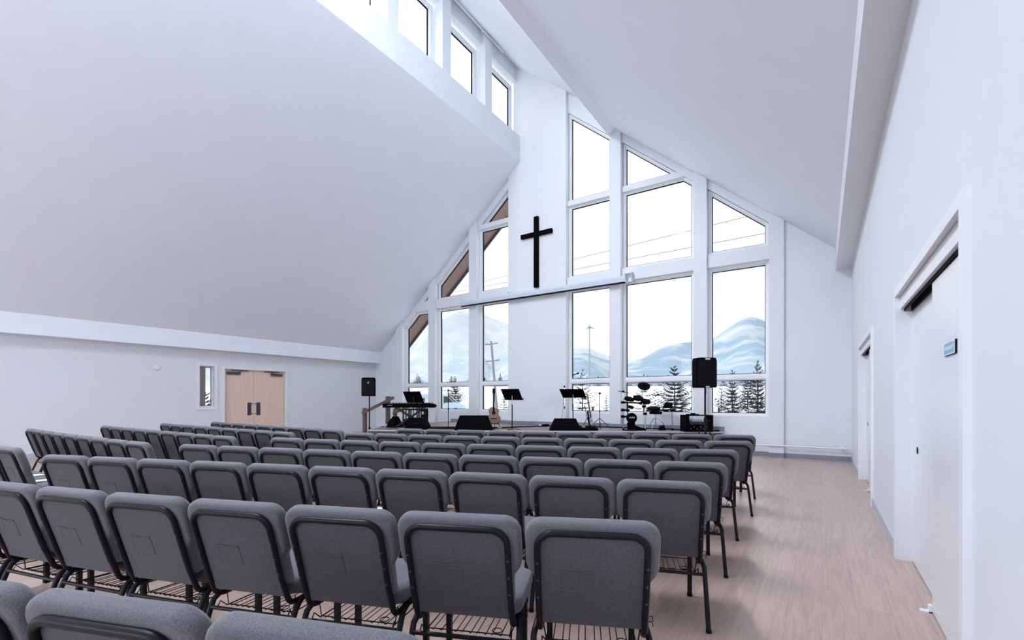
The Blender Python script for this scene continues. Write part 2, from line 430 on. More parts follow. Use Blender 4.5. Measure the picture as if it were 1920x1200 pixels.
for i, (a, b) in enumerate(BAYS):
    ga, gb = a+0.09, b-0.09
    D = DL if i < 3 else DR
    window([rect(ga, gb, 1.0, 1.80), D(rect(ga, gb, 1.95, 4.53))], XZ, WY0, WY1, 'tall lower gable window with a low cross bar, %s, snowy view' % wl[i], outer=D(rect(ga, gb, 1.0, 4.53)))
    if i in (0, 1, 5): window([D(rect(ga, gb, 5.03, 9))], XZ, WY0, WY1, 'upper gable window with a sloping top, %s' % wl[i], fw=0.07)
    else:
        window([D(rect(ga, gb, 5.02, 7.03))], XZ, WY0, WY1, 'middle gable window above the main beam, %s' % wl[i])
        window([D(rect(ga, gb, 7.30, 12))], XZ, WY0, WY1, 'top gable window with a sloping head, %s' % wl[i], fw=0.07)
# clerestory ---------------------------------------------------------
OPEN = [(10.70 - 1.765*k, 12.19 - 1.765*k if k == 0 else 12.145 - 1.765*k) for k in range(7)]
w = MB()
w.prism([(XGL, ZL(XGL)+0.004), (XGL, 9.65), (XGL-0.36, 9.65), (XGL-0.36, ZL(XGL)+0.004)], XZ, YB, YG+0.2)
prev = YG
for k, (a, b) in enumerate(OPEN):
    nb = OPEN[k+1][1] if k+1 < len(OPEN) else YB
    w.box(XGL-0.36, XGL, nb, a, 9.65, ZM(XGL)+0.25)
    w.box(XGL-0.36, XGL-0.12, a, b, 11.42, ZM(XGL)+0.3)
structure(w.build('wall_upper', M['wall']), 'white wall band and piers of the high window row', 'wall')
for k, (a, b) in enumerate(OPEN):
    window([rect(a+0.16, b-0.2, 9.86, 11.16)], YZ, XGL-0.26, XGL-0.36, 'square high window with white frame, number %d from the gable' % (k+1) if k > 3 else
           'high window with white frame, %s the gable wall' % ['nearest to', 'second from', 'third from', 'fourth from'][k], fw=0.12)
# conduit and bracket under the upper ceiling
c = MB(); c.tube([(XGL+0.05, 6.0, ZM(XGL)-0.12), (XGL+0.05, 11.2, ZM(XGL)-0.12)], 0.02)
for y in (7.5, 8.9, 10.2): c.box(XGL, XGL+0.06, y, y+0.03, ZM(XGL)-0.15, ZM(XGL)-0.09)
tag(c.build('conduit', M['wall']), 'thin white conduit pipe above the high windows', 'pipe')

# rear wall ----------------------------------------------------------
structure(MB().prism([(XLW-0.1, 0), (XRW+0.1, 0), (XRW+0.1, ZR(XRW)), (-4.9, 9.2), (-4.9, 9.6), (-8.4, ZM(-8.4)), (-8.4, ZL(-8.4)), (XLW-0.1, ZL(XLW))], XZ, YB-0.2, YB).build('wall_front', M['wall']),
          'white wall behind the camera', 'wall')

# left wall ----------------------------------------------------------
DY0, DY1, DZ = 6.62, 8.52, 2.26
WYa, WYb, WZa, WZb = 5.95, 6.34, 1.12, 2.31
w = MB(); x0, x1 = XLW-0.16, XLW; ZT = 3.0
w.box(x0, x1, YB, WYa, 0, ZT); w.box(x0, x1, WYa, WYb, 0, WZa); w.box(x0, x1, WYa, WYb, WZb, ZT)
w.box(x0, x1, WYb, DY0-0.03, 0, ZT); w.box(x0, x1, DY0-0.03, DY1+0.03, DZ+0.03, ZT); w.box(x0, x1, DY1+0.03, YG+0.2, 0, ZT)
structure(w.build('wall_left', M['wall']), 'long white side wall with the double door', 'wall')
c = MB()
oy = rect(WYa, WYb, WZa, WZb)
c.ring(offset(oy, 0.085), oy, YZ, XLW, XLW+0.02)
structure(c.build('trim_30', M['trim']), 'white casing around the narrow window in the left wall', 'casing')
window([rect(WYa+0.03, WYb-0.03, WZa+0.03, WZb-0.03)], YZ, XLW-0.09, XLW-0.16, 'narrow sidelight window left of the double door', fw=0.028, sash=0.015)
c = MB()
c.box(XLW-0.14, XLW+0.02, DY0-0.07, DY0, 0, DZ+0.07); c.box(XLW-0.14, XLW+0.02, DY1, DY1+0.07, 0, DZ+0.07); c.box(XLW-0.14, XLW+0.02, DY0, DY1, DZ, DZ+0.07)
structure(c.build('trim_31', M['trim']), 'white casing around the double wooden door', 'casing')
for k, (a, b) in enumerate(((DY0+0.01, 7.505), (7.513, DY1-0.01))):
    d = structure(MB().box(XLW-0.12, XLW-0.07, a, b, 0.005, DZ-0.005).build('door_%d' % (k+1), M['maple']), 'pale wooden double door leaf, the %s one' % ('left', 'right')[k], 'door')
    y0, y1 = ((6.71, 7.09), (8.05, 8.42))[k]
    c = MB().box(XLW-0.07, XLW-0.02, y0, y1, 2.10, 2.18).build('closer_body', M['dark'], d)
    c = MB(); m0 = y1-0.05 if k == 0 else y0+0.1
    c.box(XLW-0.05, XLW-0.02, *((6.83, 7.32) if k == 0 else (7.83, 8.3)), 2.215, 2.24); c.bar((XLW-0.035, m0, 2.18), (XLW-0.035, m0+(0.1 if k == 0 else -0.15), 2.225), 0.02, 0.02)
    c.build('closer_arm', M['dark'], d)
    y0, y1 = ((7.315, 7.43), (7.59, 7.71))[k]
    MB().box(XLW-0.07, XLW-0.06, y0, y1, 0.84, 1.24).build('push_plate', M['dark'], d)
    for z in (0.89, 1.20):
        yy = 7.465 if k == 0 else 7.555
        MB().lathe([(0.016, 0), (0.016, 0.012), (0.008, 0.016)], 12, (XLW-0.07, yy, z), Matrix.Rotation(PI/2, 4, 'Y')).build('door_bolt', M['gasket'], d, True)
# small fittings on the left wall
tag(MB().lathe([(0.075, 0), (0.075, 0.02), (0.06, 0.035), (0.02, 0.04)], 24, (XLW, 4.93, 2.2), Matrix.Rotation(PI/2, 4, 'Y')).build('smoke_detector', M['white'], None, True), 'small round white detector high on the left wall', 'detector')
tag(MB().box(XLW, XLW+0.02, 9.27, 9.37, 1.02, 1.14).box(XLW+0.02, XLW+0.026, 9.30, 9.34, 1.06, 1.10).build('wall_switch', M['white']), 'small white switch plate right of the wooden doors', 'switch')
# room seen through the sidelight
w = MB(); w.box(XLW-2.4, XLW-2.3, 3.0, 7.05, 0, 2.9)
w.box(XLW-2.4, XLW-0.16, 2.9, 3.0, 0, 2.9); w.box(XLW-2.4, XLW-0.16, 2.9, 10.6, 2.9, 3.0)
w.box(XLW-2.4, XLW-0.16, 10.5, 10.6, 0, 2.9); w.box(XLW-2.4, XLW-2.3, 8.8, 10.6, 0, 2.9)
w.box(XLW-2.4, XLW-2.3, 7.05, 8.8, 0, 1.0)
structure(w.build('wall_lobby', M['wall']), 'pale lobby wall behind the narrow window', 'wall')

# right wall ---------------------------------------------------------
w = MB(); x0, x1 = XRW, XRW+0.2; ZT = 4.4
segs = [(2.80, 4.94), (7.28, 9.59)]
y = YB
for a, b in segs:
    w.box(x0, x1, y, a-0.03, 0, ZT); w.box(x0, x1, a-0.03, b+0.03, 2.20, ZT); y = b+0.03
w.box(x0, x1, y, YG+0.2, 0, ZT)
w.box(x1, x1+0.05, 2.6, 10, 0, 2.5)
structure(w.build('wall_right', M['wall']), 'white side wall with the sliding storage doors', 'wall')
for k, (a, b) in enumerate(segs):
    nm = ('nearest', 'farther')[k]
    c = MB()
    c.box(XRW-0.028, XRW+0.10, a-0.075, a, 0, 2.24); c.box(XRW-0.028, XRW+0.10, b, b+0.075, 0, 2.24)
    c.box(XRW-0.028, XRW+0.10, a, b, 2.17, 2.24)
    structure(c.build('trim_%d' % (32+3*k), M['trim']), 'white casing around the %s sliding door opening' % nm, 'casing')
    structure(MB().box(XRW+0.005, XRW+0.028, a, b, 2.07, 2.168).box(XRW+0.028, XRW+0.098, a, b, 2.12, 2.168).build('trim_%d' % (33+3*k), M['trim']), 'white track valance over the %s sliding door' % nm, 'valance')
    t = MB().box(XRW+0.03, XRW+0.036, a, b, 2.05, 2.12).box(XRW+0.075, XRW+0.08, a, b, 2.05, 2.12)
    structure(t.build('trim_%d' % (34+3*k), M['gasket']), 'dark track inside the %s sliding door opening' % nm, 'track')
    mid = a + (b-a)*0.48
    d1 = structure(MB().box(XRW+0.038, XRW+0.07, a, mid, 0.012, 2.045).build('door_%d' % (3+2*k), M['door']), 'white sliding door panel on the front track, %s opening' % nm, 'door')
    d2 = structure(MB().box(XRW+0.083, XRW+0.115, mid-0.05, b, 0.012, 2.045).build('door_%d' % (4+2*k), M['door']), 'white sliding door panel on the rear track, %s opening' % nm, 'door')
    R = Matrix.Rotation(-PI/2, 4, 'Y')
    MB().lathe([(0.027, 0), (0.027, 0.004), (0.02, 0.005)], 20, (XRW+0.083, b-0.25, 0.93), R).build('finger_pull', M['gasket'], d2, True)
    g = MB(); g.box(XRW-0.02, XRW+0.09, mid-0.02, mid+0.02, 0, 0.008); g.box(XRW+0.02, XRW+0.037, mid-0.02, mid+0.02, 0, 0.045)
    tag(g.build('door_guide', M['white']), 'small white floor guide under the %s sliding door' % nm, 'door guide')
# sign on the nearest sliding door
def text_mesh(s, size, name, material, parent, M4, ext=0.0008, align='CENTER'):
    cu = bpy.data.curves.new(name, 'FONT'); cu.body = s; cu.size = size; cu.extrude = ext; cu.align_x = align; cu.align_y = 'CENTER'
    to = bpy.data.objects.new(name + '_tmp', cu); C.objects.link(to)
    dg = bpy.context.evaluated_depsgraph_get(); me = bpy.data.meshes.new_from_object(to.evaluated_get(dg))
    bpy.data.objects.remove(to); me.transform(M4); me.materials.clear(); me.materials.append(material)
    o = bpy.data.objects.new(name, me); C.objects.link(o)
    if parent: o.parent = parent
    return o
sg = thing('room_sign', 'small teal storage room sign with white letters on the sliding door', 'sign', (XRW+0.038, 3.315, 1.595))
MB().box(-0.009, 0, -0.128, 0.128, -0.036, 0.036).build('plate', M['gasket'], sg)
f = MB(); o4 = rect(-0.127, 0.127, -0.035, 0.035)
f.ring(o4, offset(o4, -0.006), YZ, -0.0105, -0.009); f.build('border', M['white'], sg)
MB().box(-0.0098, -0.009, -0.121, 0.121, -0.029, 0.029).build('face', M['teal'], sg)
text_mesh('STORAGE ROOM', 0.027, 'lettering', M['white'], sg, Matrix.Translation((-0.0105, 0, 0)) @ Matrix(((0,0,-1,0),(-1,0,0,0),(0,1,0,0),(0,0,0,1))))
tag(MB().box(XRW-0.008, XRW, 9.93, 10.0, 0.30, 0.42).box(XRW-0.011, XRW-0.008, 9.95, 9.98, 0.32, 0.40).build('wall_outlet', M['white']), 'white outlet plate low on the right wall', 'outlet')

# baseboards ---------------------------------------------------------
bn = [0]
def base(x0, x1, y0, y1, m, side, label, z0=0):
    bn[0] += 1
    structure(MB().box(x0, x1, y0, y1, z0, z0+0.1).build('baseboard_%s' % side, m), label, 'baseboard')
base(XRW-0.012, XRW, 5.02, 7.20, M['base_light'], 'right', 'pale baseboard between the two sliding doors')
base(XRW-0.012, XRW, 9.67, YG+0.07, M['base_light'], 'right', 'short pale baseboard beyond the far sliding door')
base(XRW-0.012, XRW, YB, 2.72, M['base_light'], 'right', 'pale baseboard before the near sliding door')
base(-0.72, XRW, YG+0.055, YG+0.07, M['base_grey'], 'back', 'grey baseboard on the gable wall right of the last post')
base(-1.02, -0.72, YG-0.012, YG, M['base_grey'], 'back', 'grey baseboard on the last gable post')
base(-2.0, -1.02, YG+0.155, YG+0.17, M['base_grey'], 'back', 'grey baseboard under the rightmost gable window')
base(-13.26, -10.95, YG+0.155, YG+0.17, M['base_grey'], 'back', 'grey baseboard left of the stage')
base(XLW, XLW+0.012, YB, 6.55, M['base_light'], 'left', 'pale baseboard before the double door')
base(XLW, XLW+0.012, 8.59, YG, M['base_light'], 'left', 'pale baseboard beyond the double door')
b = MB()
for i, (a, c_) in enumerate(BAYS):
    if i > 0: b.box(max(a, -10.95), min(c_, -2.0), YG+0.155, YG+0.17, 0.56, 0.66)
for a, c_ in POSTS[2:5] + [PIER]: b.box(a-0.01, min(c_+0.01, -2.0), YG-0.012, YG, 0.56, 0.66)
structure(b.build('baseboard_stage', M['base_grey']), 'grey baseboard along the back of the stage', 'baseboard')

# pipe on the gable wall
p = MB(); p.tube([(-2.0, YG-0.03, 0.27), (XRW-0.03, YG-0.03, 0.27)], 0.018, 10)
p.lathe([(0.032, -0.03), (0.032, 0.03)], 12, (0.36, YG-0.03, 0.27), Matrix.Rotation(PI/2, 4, 'Y'))
p.box(0.34, 0.38, YG-0.03, YG+0.07, 0.25, 0.29); p.box(-0.9, -0.87, YG-0.03, YG, 0.25, 0.29); p.box(XRW-0.05, XRW, YG-0.045, YG-0.015, 0.255, 0.285)
tag(p.build('wall_pipe', M['white'], None, True), 'thin white pipe running low along the gable wall', 'pipe')

# ================================================================ cross and projector screen
cr = thing('wall_cross', 'black wooden cross hanging on the white centre panel', 'cross', (-7.275, YG, 4.78))
MB().box(-0.07, 0.07, -0.10, -0.012, 0, 2.17).build('upright', M['black'], cr)
MB().box(-0.55, -0.07, -0.098, -0.014, 1.575, 1.70).box(0.07, 0.55, -0.098, -0.014, 1.575, 1.70).build('crossbar', M['black'], cr)
MB().box(-0.02, 0.02, -0.013, 0, 0.3, 0.34).box(-0.02, 0.02, -0.013, 0, 1.8, 1.84).build('standoff', M['black'], cr)
sc = thing('projector_screen', 'long white roller projector screen casing across the gable beam', 'projector screen', (-7.3, YG-0.13, 4.58))
L0, L1 = -2.93, 2.89
prof = [(-0.065, -0.06), (0.055, -0.06), (0.075, -0.02), (0.075, 0.07), (0.05, 0.105), (-0.045, 0.105), (-0.08, 0.04)]
MB().prism(prof, lambda u, v, d: (d, u, v), L0, L1).build('casing', M['screen'], sc)
MB().box(L0+0.04, L1-0.02, -0.055, 0.03, -0.085, -0.06).build('screen_slot', M['gasket'], sc)
for x in (L0, L1):
    MB().prism(offset(prof, 0.006), lambda u, v, d: (d, u, v), x-0.01, x+0.01).build('end_cap', M['screen'], sc)
for x, h in ((-2.62, 0.17), (2.95, 0.24)):
    MB().box(x-0.07, x+0.07, 0.075, 0.2, -0.03, h).box(x-0.07, x+0.07, -0.07, 0.09, h-0.09, h-0.06 ).box(x-0.07, x-0.06, -0.07, 0.09, 0.08, h-0.06).build('mounting_bracket', M['white'], sc)
MB().box(-1.02, -0.99, 0.03, 0.12, 0.07, 0.20).box(-0.96, -0.9, 0.05, 0.12, 0.12, 0.20).box(-1.2, -1.16, 0.03, 0.12, 0.07, 0.11).build('sensor_bracket', M['white'], sc)

# ================================================================ stage
SZ = 0.56
SP = [(-9.54, 7.67), (-2.0, 11.90), (-2.0, YG), (-10.95, YG), (-10.95, 9.35)]
st = thing('stage_platform', 'low wooden stage platform with angled front below the gable windows', 'stage', (-7, 10, 0))
def rel(poly): return [(x+7, y-10) for x, y in poly]
d = MB().prism(rel(SP), XY, SZ-0.03, SZ-0.002)
for i in (1, 2, 4):
    a, c_ = BAYS[i]; d.box(max(a, -10.95)+7, c_+7, YG-10, YG+0.155-10, SZ-0.03, SZ-0.002)
for i in (3,): d.box(BAYS[i][0]+7, BAYS[i][1]+7, YG-10, YG+0.155-10, SZ-0.03, SZ-0.002)
d.build('deck', M['wood_stage'], st)
ins = offset(SP, -0.04)
def side(poly_in, z0, z1, mm, nm, t=0.02):
    q = MB()
    P = poly_in
    for i in (0, 4):
        a, b2 = P[i], P[(i+1) % 5]
        q.bar((a[0]+7, a[1]-10, (z0+z1)/2), (b2[0]+7, b2[1]-10, (z0+z1)/2), t, z1-z0)
    q.bar((P[3][0]+7, P[3][1]-0.01-10, (z0+z1)/2), (P[4][0]+7, P[4][1]-10, (z0+z1)/2), t, z1-z0)
    q.bar((P[1][0]+7, P[1][1]-10, (z0+z1)/2), (P[2][0]+7, P[2][1]-0.01-10, (z0+z1)/2), t, z1-z0)
    return q.build(nm, mm, st)
side(SP, SZ-0.028, SZ+0.002, M['base_light'], 'nosing', 0.045)
side(offset(SP, -0.03), SZ-0.13, SZ-0.028, M['wood_rail'], 'fascia_board', 0.02)
side(offset(SP, -0.08), 0.0, SZ-0.13, M['rug'], 'skirt', 0.02)
# steps on the left of the stage
sp = thing('stage_steps', 'wooden steps rising to the left side of the stage between two handrails', 'steps', (-11.4, 9.95, 0))
for i in range(3):
    xa = -11.86 + 0.3*i; z = 0.14*(i+1)
    MB().box(xa+11.4, xa+11.4+0.33 if i < 2 else -10.98+11.4, -0.5, 0.5, z-0.03, z).box(xa+11.4+0.02, xa+11.4+0.04, -0.5, 0.5, z-0.14, z-0.03).build('tread', M['wood_stage'], sp)
for s_ in (-1, 1):
    MB().prism([(-0.48, 0), (0.4, 0), (0.4, 0.5), (0.28, 0.5), (-0.48, 0.12)], XZ, s_*0.52-0.015, s_*0.52+0.015).build('stringer', M['wood_rail'], sp)
def handrail(lab, xb, yb, xt, yt, zb_top, zt_top):
    h = thing('handrail', lab, 'handrail', (xb, yb, 0), group=None)
    dx, dy = xt-xb, yt-yb
    MB().box(-0.048, 0.048, -0.048, 0.048, 0, zb_top).build('newel_post', M['wood_rail'], h)
    MB().box(dx-0.05, dx+0.05, dy-0.05, dy+0.05, SZ, zt_top).build('newel_post', M['wood_rail'], h)
    u = Vector((dx, dy, 0)); s1 = (zt_top-zb_top)/max(u.length, .01)
    z0 = zb_top-0.15
    a = Vector((0, -0.0, z0)) - u*0.02 - Vector((0, 0, 0.01)); b = Vector((dx, dy, z0 + 0.36)) + u*0.32 + Vector((0, 0, 0.115))
    off = Vector((0, -0.075, 0))
    MB().bar(a+off, b+off, 0.04, 0.085).build('rail', M['wood_rail'], h)
    for t_ in (0.1, 0.75): 
        q = a.lerp(b, t_); MB().bar(q+off+Vector((0, 0.02, 0)), q+off+Vector((0, 0.06, -0.0)), 0.02, 0.02).build('rail_bracket', M['blackm'], h)
    return h
handrail('wooden handrail with two posts beside the left loudspeaker', -11.72, 9.25, -10.86, 9.42, 1.07, 1.43)
handrail('farther wooden handrail with two posts behind the keyboard', -12.0, 10.72, -10.90, 10.72, 1.02, 1.44)
# ================================================================ chairs
def pillow(outline, fr, t0, t1, r, steps=5, dome0=0.0, dome1=0.0):
    """solid with rounded edge between depths t0 and t1; outline is convex"""
    m = MB(); n = len(outline); rings = []
    for k in range(steps+1):
        a = PI/2*k/steps; rings.append((-r*(1-math.sin(a)), t0 + r*(1-math.cos(a))))
    for k in range(steps+1):
        a = PI/2*(1-k/steps); rings.append((-r*(1-math.sin(a)), t1 - r*(1-math.cos(a))))
    cx = sum(p[0] for p in outline)/n; cz = sum(p[1] for p in outline)/n
    vs = []; 
    def shrink(w):
        x0 = min(p[0] for p in outline); x1 = max(p[0] for p in outline); z0 = min(p[1] for p in outline); z1 = max(p[1] for p in outline)
        sx = (x1-x0+2*w)/(x1-x0); sz = (z1-z0+2*w)/(z1-z0); mx, mz = (x0+x1)/2, (z0+z1)/2
        return [(mx+(p[0]-mx)*sx, mz+(p[1]-mz)*sz) for p in outline]
    for (w, t) in rings: vs += [fr(u, v, t) for u, v in shrink(w)]
    k = len(rings); fs = []
    for i in range(k-1):
        for j in range(n): fs.append((i*n+j, i*n+(j+1)%n, (i+1)*n+(j+1)%n, (i+1)*n+j))
    # domed caps
    for (idx, t, dm) in ((0, t0, -dome0), (k-1, t1, dome1)):
        w0 = -r; base_ = idx*n; last = base_
        for s_ in (0.7, 0.35):
            ring_ = [(cx + (p[0]-cx)*s_, cz + (p[1]-cz)*s_) for p in shrink(w0)]
            st_ = len(vs); vs += [fr(u, v, t + dm*(1-s_*s_)) for u, v in ring_]
            for j in range(n): fs.append((last+j, last+(j+1)%n, st_+(j+1)%n, st_+j))
            last = st_
        fs.append(tuple(last+j for j in range(n)))
    m.add(vs, fs); return m

BU = Vector((0, -0.115, 0.385)).normalized()      # direction up the back
BNrm = Vector((0, -BU.z, BU.y))                   # towards the rear
B0 = Vector((0, -0.155, 0.455))
def BK(u, s, t): return B0 + Vector((u, 0, 0)) + BU*s + BNrm*t

def make_chair():
    c = thing('stacking_chair', 'chair', 'chair')
    # seat cushion
    o = rrect(-0.245, 0.245, -0.125, 0.275, 0.06, 5)
    pillow(o, lambda u, v, t: Vector((u, v, t + 0.02*max(0, (0.1 - abs(v-0.05))))), 0.375, 0.465, 0.035, 4, 0.0, 0.012).build('seat', M['fabric'], c, True)
    # back cushion
    H = 0.407
    ol = []
    r = 0.066; hw = 0.2635
    for k in range(8):
        a = math.radians(90*k/7); ol.append((hw-r+r*math.cos(a), H-r+r*math.sin(a)))
    for k in range(8):
        a = math.radians(90+90*k/7); ol.append((-hw+r+r*math.cos(a), H-r+r*math.sin(a)))
    lo = [(-hw, 0.215), (-hw+0.008, 0.185), (-0.232, 0.150), (-0.226, 0.125), (-0.222, 0.0)]
    ol += lo + [(-a, b) for a, b in lo[::-1]]
    pillow(ol, BK, -0.045, 0.022, 0.024, 5, 0.012, 0).build('backrest', M['fabric'], c, True)
    # rear fabric panel
    pr = rrect(-0.206, 0.206, -0.035, 0.364, 0.06, 6, (1, 1, 0, 0))
    pn = MB().prism(pr, BK, 0.018, 0.0275).build('back_panel', M['fabric_back'], c)
    hem = MB().prism(rect(-0.206, 0.206, -0.058, -0.022), BK, 0.008, 0.0285).build('lower_hem', M['fabric_back'], c)
    q = MB(); pk = rect(-0.122, 0.006, 0.095, 0.205)
    pts = [BK(-0.122, 0.200, 0.030), BK(-0.06, 0.193, 0.033), BK(0.006, 0.198, 0.030)]
    q.tube(pts, 0.0028, 5); q.tube([BK(0.006, 0.198, 0.028), BK(0.010, 0.095, 0.028)], 0.0018, 4)
    q.tube([BK(-0.118, 0.198, 0.0276), BK(-0.114, 0.093, 0.0276), BK(0.010, 0.095, 0.0276)], 0.0016, 4)
    q.prism([(-0.121, 0.197), (-0.06, 0.190), (0.005, 0.195), (0.009, 0.096), (-0.113, 0.094)], BK, 0.027, 0.0285)
    q.build('pocket', M['fabric_back'], pn)
    # back frame
    hw = 0.213; ht = 0.371; r = 0.068
    path = []
    low = [Vector((0, 0.02, 0.352)), Vector((0, -0.06, 0.348)), Vector((0, -0.105, 0.349)), Vector((0, -0.138, 0.358)), Vector((0, -0.158, 0.378)), Vector((0, -0.166, 0.400))]
    for p in low: path.append(Vector((-hw, p.y, p.z)))
    path.append(BK(-hw, 0.05, 0.034)); path.append(BK(-hw, 0.2, 0.034))
    for k in range(7):
        a = math.radians(180 - 90*k/6); path.append(BK(-hw+r+r*math.cos(a), ht-r+r*math.sin(a), 0.034))
    for k in range(7):
        a = math.radians(90 - 90*k/6); path.append(BK(hw-r+r*math.cos(a), ht-r+r*math.sin(a), 0.034))
    path.append(BK(hw, 0.2, 0.034)); path.append(BK(hw, 0.05, 0.034))
    for p in low[::-1]: path.append(Vector((hw, p.y, p.z)))
    fr = MB().tube(path, 0.0135, 10)
    sc_ = fr
    for s_ in (-1, 1):
        for z in (0.24, 0.16, 0.08): sc_.lathe([(0.0055, 0), (0.005, 0.003), (0.002, 0.0035)], 8, BK(s_*hw, z, 0.047), BNrm.to_track_quat('Z', 'Y').to_matrix().to_4x4(), mi=1)
    fr.build('back_frame', [M['frame'], M['dark']], c, True)
    # legs
    for s_ in (-1, 1):
        x = s_*0.240
        p = [(x-s_*0.012, 0.10, 0.362), (x-s_*0.012, -0.05, 0.362), (x-s_*0.008, -0.10, 0.352), (x, -0.140, 0.325), (x, -0.162, 0.28), (x+s_*0.002, -0.186, 0.21), (x+s_*0.006, -0.262, 0.008)]
        lg = MB().tube(p, 0.0138, 10); lg.tube([(x+s_*0.006, -0.258, 0.018), (x+s_*0.006, -0.265, 0)], 0.0155, 10, mi=1)
        lg.build('rear_leg', [M['frame'], M['gasket']], c, True)
        x = s_*0.20
        lg = MB().box(x-0.0135, x+0.0135, 0.2265, 0.2535, 0.012, 0.375); lg.box(x-0.0155, x+0.0155, 0.2245, 0.2555, 0, 0.02, 1)
        lg.build('front_leg', [M['frame'], M['gasket']], c)
    MB().box(-0.212, 0.212, 0.20, 0.23, 0.352, 0.376).box(-0.21, 0.21, -0.05, -0.025, 0.362, 0.378).build('seat_rail', M['frame'], c)
    MB().tube([(-0.236, -0.158, 0.292), (0.236, -0.158, 0.292)], 0.010, 8).build('stretcher', M['frame'], c, True)
    # wire book rack
    k = MB(); zr = 0.262
    def rz_(y): return 0.27 + (0.17 - y)*0.06
    k.tube([(-0.205, -0.155, 0.29), (-0.205, -0.135, rz_(-0.12)+0.03), (-0.19, -0.11, rz_(-0.11)), (-0.19, 0.18, rz_(0.18)), (0.19, 0.18, rz_(0.18)), (0.19, -0.11, rz_(-0.11)), (0.205, -0.135, rz_(-0.12)+0.03), (0.205, -0.155, 0.29)], 0.0035, 5)
    k.tube([(-0.19, -0.095, rz_(-0.095)), (0.19, -0.095, rz_(-0.095))], 0.003, 5)
    for i in range(5):
        x0 = -0.16 + i*0.068
        k.tube([(x0, 0.18, rz_(0.18)+0.003), (x0, -0.115, rz_(-0.115)+0.003), (x0+0.006, -0.122, rz_(-0.12)+0.012), (x0+0.034, -0.122, rz_(-0.12)+0.012), (x0+0.04, -0.115, rz_(-0.115)+0.003), (x0+0.04, 0.18, rz_(0.18)+0.003)], 0.0024, 4)
    k.tube([(0.13+0.022*math.cos(a*PI/6), -0.085+0.022*math.sin(a*PI/6), rz_(-0.085)+0.012) for a in range(12)], 0.0024, 4, closed=True)
    for s_ in (-1, 1):
        for y in (-0.10, 0.15): k.tube([(s_*0.19, y, rz_(y)), (s_*0.205, y, 0.37)], 0.003, 4)
    k.build('book_rack', M['frame'], c)
    # ganging hooks on the right side
    g = MB()
    for z in (0.395, 0.372): g.tube([(0.235, -0.055, z), (0.258, -0.055, z+0.002), (0.262, -0.060, z-0.016)], 0.0025, 5)
    g.build('coupling_hook', M['frame'], c)
    return c

proto = make_chair()
ccache = tree_cache(proto)
first = [True]
ORD = ['first', 'second', 'third', 'fourth', 'fifth', 'sixth', 'seventh', 'eighth', 'ninth', 'tenth']
CH = {}
def place(key, idx, mx, my, ang, label, group):
    """mx, my: middle of the top of the back"""
    ox, oy = mx + 0.262*(-math.sin(ang)), my + 0.262*math.cos(ang)
    if first[0]: o = proto; first[0] = False
    else: o = copy_tree(proto, ccache)
    o.location = (ox, oy, 0); o.rotation_euler = (0, 0, ang)
    tag(o, label, 'chair', group); CH[(key, idx)] = o
    return o
ROWS = [  # key, end x, end y, angle, curve, pitch, count
    ('R0', -0.63, 0.65, 20.5, 0.0, 0.54, 3), ('R1', -0.50, 1.78, 25.0, -1.75, 0.545, 8),
    ('R2', -0.51, 2.79, 19.2, 0.0, 0.537, 10), ('R3', -0.57, 3.73, 19.8, -0.42, 0.537, 10), ('R4', -0.635, 4.76, 22.6, -1.04, 0.54, 10),
    ('R5', -0.635, 5.85, 23.8, -1.25, 0.54, 10), ('R6', -0.72, 6.9, 21.6, -0.8, 0.54, 10),
    ('A', -6.13, 1.95, 3.2, -0.47, 0.535, 9), ('B', -6.22, 2.89, 1.9, -0.24, 0.535, 9), ('C', -6.33, 3.74, 0.2, -0.13, 0.535, 9), ('D', -6.24, 4.49, -1.4, -0.15, 0.535, 9),
    ('Z', -6.48, 1.03, 7.0, -0.5, 0.535, 7)]
RN = {'R0': 'nearest row, cut off by the photo', 'R1': 'second row from the camera', 'R2': 'third row from the camera', 'R3': 'fourth row from the camera',
      'R4': 'third row from the stage', 'R5': 'second row from the stage', 'R6': 'front row at the stage',
      'Z': 'nearest row', 'A': 'second row', 'B': 'third row', 'C': 'fourth row', 'D': 'front row'}
for key, ex, ey, a0, kk, p, cnt in ROWS:
    P = Vector((ex, ey)); a = math.radians(a0)
    for i in range(cnt):
        d = Vector((math.cos(a), math.sin(a))); Q = P - d*p; mid = (P+Q)/2
        if key[0] == 'R':
            if key == 'R0': lab = 'grey fabric chair back cut by the bottom edge, %s of the three nearest' % ['rightmost', 'middle', 'leftmost'][i]
            else: lab = 'grey fabric chair, %s from the right aisle, %s, right block' % (ORD[i], RN[key])
            grp = 'chairs in the right block'
        else:
            lab = 'grey fabric chair, %s from the middle aisle, %s, left block' % (ORD[i], RN[key])
            grp = 'chairs in the left block'
        if key == 'D' and i < 3: lab = lab.replace('grey fabric chair,', 'grey chair with card in back pocket,')
        place(key, i, mid.x, mid.y, math.atan2(d.y, d.x), lab, grp)
        P = Q; a += math.radians(kk)
